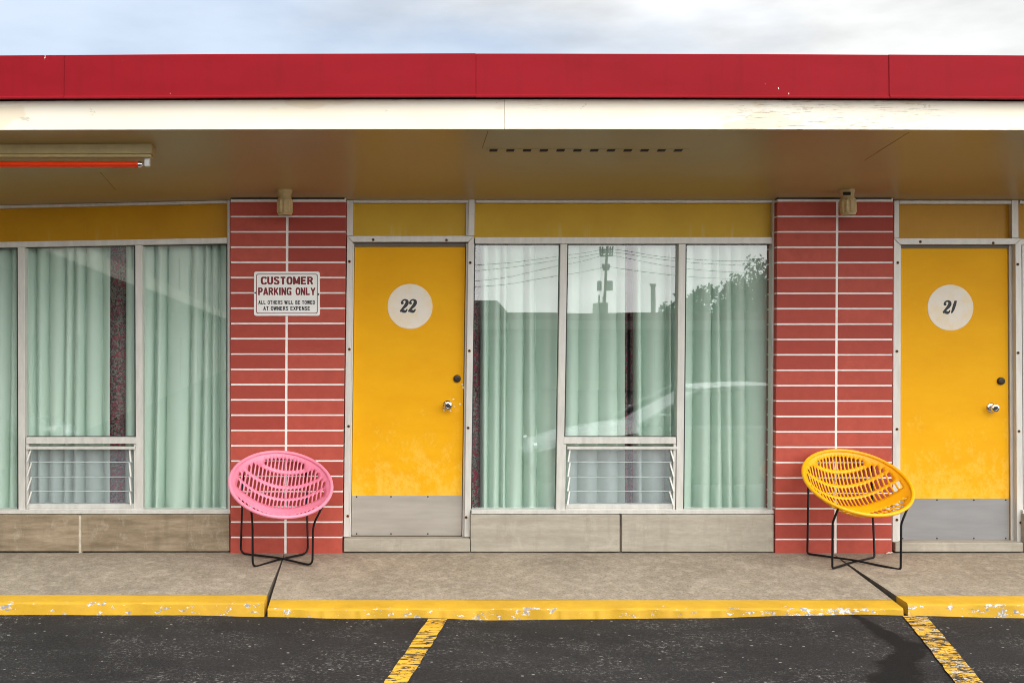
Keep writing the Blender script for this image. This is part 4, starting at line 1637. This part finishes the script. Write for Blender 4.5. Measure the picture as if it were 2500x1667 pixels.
# two-storey wing along the left, its pale gallery edge mirrored in the left window
wa, wb_ = Vector((-4.6, -6.4)), Vector((-13.8, -94))
wing = thing('side_wing', (wa.x, wa.y, zg(-6)), 'two-storey side wing left of the parking lot behind the camera', 'building')
dirv = (wb_ - wa).normalized()
nrm = Vector((dirv.y, -dirv.x))        # away from the lot
if nrm.x > 0:
    nrm = -nrm


def wing_box(b, s0, s1, o0, o1, z0, z1_):
    p = [wa + dirv * s0 + nrm * o0, wa + dirv * s1 + nrm * o0, wa + dirv * s1 + nrm * o1, wa + dirv * s0 + nrm * o1]
    v = [(q.x, q.y, z0) for q in p] + [(q.x, q.y, z1_) for q in p]
    b.add(v, [(0, 1, 5, 4), (1, 2, 6, 5), (2, 3, 7, 6), (3, 0, 4, 7), (4, 5, 6, 7), (3, 2, 1, 0)])


L = (wb_ - wa).length
b = MB()
wing_box(b, 0, L, 1.4, 8, -1.2, 2.64)
wing_box(b, 0, L, 1.4, 8, 2.97, 7.2)
b.build('wall', M['wing_wall'], wing)
b = MB()
wing_box(b, 0, L, 0.0, 8, 2.65, 2.96)
b.build('gallery', M['gallery'], wing, bevel=0.01)
b = MB()
wing_box(b, -0.2, L, 0.2, 8.2, 7.21, 7.55)
b.build('roof', M['roofing'], wing, bevel=0.01)
for i in range(18):
    b = MB()
    wing_box(b, 1.5 + i * 4.6, 2.5 + i * 4.6, 1.35, 1.45, 2.97, 5.0)
    wing_box(b, 1.5 + i * 4.6, 2.5 + i * 4.6, 1.35, 1.45, -0.5, 1.6)
    b.build('door', M['wing_dark'], wing)

# utility pole
Y = 82
pz = zg(-Y)
p0 = mir(1473, 790, Y)
p1 = mir(1480, 598, Y)
pole = thing('utility_pole', (p0[0], -Y, pz), 'wooden utility pole with crossarms behind the opposite motel row', 'pole')
b = MB()
b.tube([(p0[0] - 0.1, -Y, pz - 0.5), (p0[0], -Y, p0[2]), (p1[0], -Y, p1[2])], [0.16, 0.14, 0.10], 12)
b.build('shaft', M['wood'], pole)
for py, w in ((606, 17), (612, 17), (620, 17), (648, 10), (655, 8)):
    q = mir(1479, py, Y)
    s = w * (D + Y) / 2800
    b = MB()
    b.box(q[0] - s, q[0] + s, -Y - 0.3, -Y - 0.16, q[2] - 0.07, q[2] + 0.07)
    for k in (-1, -0.6, 0.6, 1):
        b.lathe([(0.05, 0.07), (0.07, 0.14), (0.05, 0.24)], (q[0] + k * s * 0.93, -Y - 0.23, q[2]), 'z', 8)
    b.build('crossarm', M['insul'], pole)
for px in (1462, 1484, 1492):
    q = mir(px, 695, Y)
    b = MB()
    b.lathe([(0.16, -0.4), (0.2, -0.35), (0.2, 0.35), (0.12, 0.42)], (q[0], -Y - 0.35, q[2]), 'z', 14)
    b.build('transformer', M['insul'], pole)
wires = [(1462, 606, 900, 636), (1495, 606, 900, 655), (1466, 620, 860, 684), (1470, 650, 860, 700), (1495, 606, 2100, 612), (1492, 620, 2100, 650), (1486, 648, 2150, 668), (1490, 612, 2150, 632)]
for i, (a0, b0, a1, b1) in enumerate(wires):
    A = Vector(mir(a0, b0, Y))
    B = Vector(mir(a1, b1, Y + (6 if i % 2 else -5)))
    pts = []
    for k in range(25):
        t_ = k / 24
        p = A.lerp(B, t_)
        p.z -= (0.9 + 0.15 * (i % 3)) * 4 * t_ * (1 - t_) * 0.8
        pts.append(p)
    b = MB()
    b.tube(pts, 0.018, 5)
    o = b.build('power_line', M['ink'], origin=tuple(A))
    tag(o, 'thin black power line running from the utility pole behind the camera', 'power line', 'power lines on the utility pole')


# trees behind the opposite row
def tree(x, y, ztop, rad, seed, label):
    r = random.Random(seed)
    zb_ = zg(y)
    o = thing('tree', (x, y, zb_), label, 'tree', 'trees behind the opposite motel row')
    b = MB()
    hgt = ztop - zb_
    b.tube([(x, y, zb_ - 0.2), (x + 0.1, y, zb_ + hgt * 0.4), (x - 0.1, y, zb_ + hgt * 0.85)], [0.24, 0.17, 0.05], 8)
    for k in range(7):
        a = r.uniform(0, 6.28)
        h = zb_ + hgt * r.uniform(0.3, 0.65)
        e = rad * r.uniform(0.5, 0.9)
        b.tube([(x, y, h), (x + e * 0.5 * math.cos(a), y + e * 0.5 * math.sin(a), h + 0.5), (x + e * math.cos(a), y + e * math.sin(a), h + 1.0)], [0.09, 0.06, 0.02], 6)
    b.build('trunk', M['wood'], o)
    b = MB()
    cl = []
    for k in range(38):
        a = r.uniform(0, 6.28)
        q = rad * math.sqrt(r.random()) * 0.9
        hh = r.uniform(0.28, 0.95)
        q *= (1.1 - abs(hh - 0.5) * 1.2)
        cl.append((x + q * math.cos(a), y + q * math.sin(a), zb_ + hgt * hh, r.uniform(0.4, 0.85)))
    for cx_, cy_, cz_, cr_ in cl:
        for k in range(70):
            p = Vector((r.gauss(0, 1), r.gauss(0, 1), r.gauss(0, 0.8)))
            p = p.normalized() * cr_ * r.random() ** 0.4 + Vector((cx_, cy_, cz_))
            if p.z > ztop + 0.25:
                continue
            s = r.uniform(0.09, 0.17)
            u = Vector((r.gauss(0, 1), r.gauss(0, 1), r.gauss(0, 1))).normalized()
            w = u.orthogonal().normalized()
            b.add([p - u * s, p + w * s * 0.5, p + u * s, p - w * s * 0.5], [(0, 1, 2, 3)])
    b.build('crown', M['leaf'], o)


for i, (px, py, Yt, rad, lab) in enumerate(((1680, 722, 50, 2.0, 'small bushy tree nearest the flue pipe behind the opposite motel row'),
                                            (1760, 694, 50, 2.2, 'middle bushy tree behind the opposite motel row'),
                                            (1835, 676, 49, 2.0, 'rounded tree beside the tallest one behind the opposite motel row'),
                                            (1905, 630, 51, 2.6, 'tallest tree behind the opposite motel row'),
                                            (2010, 660, 52, 2.8, 'broad tree at the far end of the opposite motel row'))):
    q = mir(px, py, Yt)
    tree(q[0], q[1], q[2], rad, 100 + i, lab)


# parked saloon car beside the camera
def car(loc, label, flip=1):
    o = thing('parked_car', loc, label, 'car')
    bx, by, bz = loc
    # stations along the car (0 = front bumper), (x, half width, sill, belt/hood height)
    st = [(0.00, 0.60, 0.32, 0.52), (0.10, 0.74, 0.22, 0.66), (0.45, 0.84, 0.20, 0.78), (1.0, 0.88, 0.20, 0.88), (1.45, 0.89, 0.20, 0.95), (2.2, 0.90, 0.20, 0.97), (3.3, 0.90, 0.20, 0.99), (3.9, 0.88, 0.22, 1.0), (4.4, 0.80, 0.26, 0.95), (4.55, 0.70, 0.36, 0.85)]
    b = MB()
    ring = []
    vs = []
    for x, w, s, t_ in st:
        pr = [(-w * 0.86, s), (-w, s + 0.16), (-w * 1.0, (s + t_) / 2), (-w * 0.96, t_ - 0.06), (-w * 0.80, t_), (0, t_ + 0.035), (w * 0.80, t_), (w * 0.96, t_ - 0.06), (w, (s + t_) / 2), (w, s + 0.16), (w * 0.86, s)]
        for yy, z in pr:
            vs.append((bx + flip * x, by + yy, bz + z))
    m_ = 11
    b.add(vs, [(i * m_ + k, i * m_ + (k + 1) % m_, (i + 1) * m_ + (k + 1) % m_, (i + 1) * m_ + k) for i in range(len(st) - 1) for k in range(m_)])
    b.add(vs[:m_], [tuple(range(m_))])
    b.add(vs[-m_:], [tuple(range(m_))])
    body = b.build('body', M['carpaint'], o, smooth=True)
    # cabin: dark glass volume with a painted roof and pillars over it
    gh = [(1.30, 0.80, 0.93), (2.05, 0.62, 1.38), (2.9, 0.60, 1.43), (3.5, 0.60, 1.38), (4.05, 0.74, 0.97)]
    vs = []
    for x, w, z in gh:
        vs += [(bx + flip * x, by - w, bz + z), (bx + flip * x, by + w, bz + z)]
    base_ = [(bx + flip * x, by + s * 0.80, bz + 0.95) for x in (2.05, 2.9, 3.5) for s in (-1, 1)]
    b = MB()
    b.add(vs, [(0, 1, 3, 2), (2, 3, 5, 4), (4, 5, 7, 6), (6, 7, 9, 8)])
    b.add(vs + base_, [(0, 2, 10), (2, 4, 12, 10), (4, 6, 14, 12), (6, 8, 14), (1, 11, 3), (3, 11, 13, 5), (5, 13, 15, 7), (7, 15, 9)])
    b.build('cabin_glass', M['carglass'], body)
    b = MB()
    top = [(2.0, 0.635, 1.395), (2.4, 0.64, 1.435), (2.9, 0.64, 1.45), (3.3, 0.63, 1.435), (3.52, 0.62, 1.40)]
    for (xa, wa_, za_), (xb, wb2, zb2) in zip(top, top[1:]):
        b.add([(bx + flip * xa, by - wa_, bz + za_), (bx + flip * xa, by + wa_, bz + za_), (bx + flip * xb, by + wb2, bz + zb2), (bx + flip * xb, by - wb2, bz + zb2)], [(0, 1, 2, 3)])
        b.add([(bx + flip * xa, by - wa_, bz + za_ - 0.05), (bx + flip * xa, by + wa_, bz + za_ - 0.05), (bx + flip * xb, by + wb2, bz + zb2 - 0.05), (bx + flip * xb, by - wb2, bz + zb2 - 0.05),
               (bx + flip * xa, by - wa_, bz + za_), (bx + flip * xa, by + wa_, bz + za_), (bx + flip * xb, by + wb2, bz + zb2), (bx + flip * xb, by - wb2, bz + zb2)], [(0, 4, 7, 3), (1, 2, 6, 5)])
    for s in (-1, 1):
        b.tube([(bx + flip * 1.28, by + s * 0.81, bz + 0.94), (bx + flip * 1.7, by + s * 0.74, bz + 1.20), (bx + flip * 2.05, by + s * 0.635, bz + 1.40)], 0.032, 8)
        b.tube([(bx + flip * 2.85, by + s * 0.81, bz + 0.96), (bx + flip * 2.8, by + s * 0.635, bz + 1.42)], 0.04, 8)
        b.tube([(bx + flip * 3.5, by + s * 0.62, bz + 1.39), (bx + flip * 4.08, by + s * 0.75, bz + 0.97)], 0.05, 8)
    b.build('roof', M['carpaint'], body, smooth=True)
    for s in (-1, 1):
        b = MB()
        b.box(bx + flip * 1.55 - 0.06, bx + flip * 1.55 + 0.06, by + s * 0.95 - 0.1, by + s * 0.95 + 0.1, bz + 0.96, bz + 1.1)
        b.build('side_mirror', M['carpaint'], body, bevel=0.03)
        b = MB()
        b.lathe([(0.02, 0), (0.10, 0.01), (0.11, 0.05)], (bx + flip * 0.06, by + s * 0.55, bz + 0.60), 'x', 14)
        b.build('headlight', M['chrome'], body)
        for xx in (0.85, 3.6):
            b = MB()
            b.lathe([(0.20, -0.1), (0.31, -0.1), (0.325, -0.06), (0.325, 0.06), (0.31, 0.1), (0.20, 0.1)], (bx + flip * xx, by + s * 0.82, bz + 0.325), 'y', 28)
            wh = b.build('wheel', M['tyre'], o, smooth=True)
            b = MB()
            b.lathe([(0.19, -0.108), (0.19, 0.108), (0.05, 0.09)], (bx + flip * xx, by + s * 0.82, bz + 0.325), 'y', 20)
            b.build('rim', M['insul'], wh)
    o.scale = (1, 1, 0.93)
    return o


car((1.47, -6.0, zg(-6.0)), 'pale grey saloon car parked in the lot right of the camera')
car((mir(165, 0, 11)[0], -11, zg(-11)), 'pale grey saloon car parked beside the two-storey side wing', -1)

# small bits: litter by the right pier's foot
b = MB()
q = P(2170, 1353, -0.03)
b.tube([(q[0] - 0.02, -0.035, 0.003), (q[0], -0.030, 0.010), (q[0] + 0.012, -0.022, 0.006), (q[0] + 0.03, -0.02, 0.010)], [0.004, 0.006, 0.005, 0.004], 6)
o = b.build('paper_scrap', M['twig'], origin=(q[0], -0.03, 0))
tag(o, 'crumpled pale paper scrap at the foot of the right brick pier', 'litter')
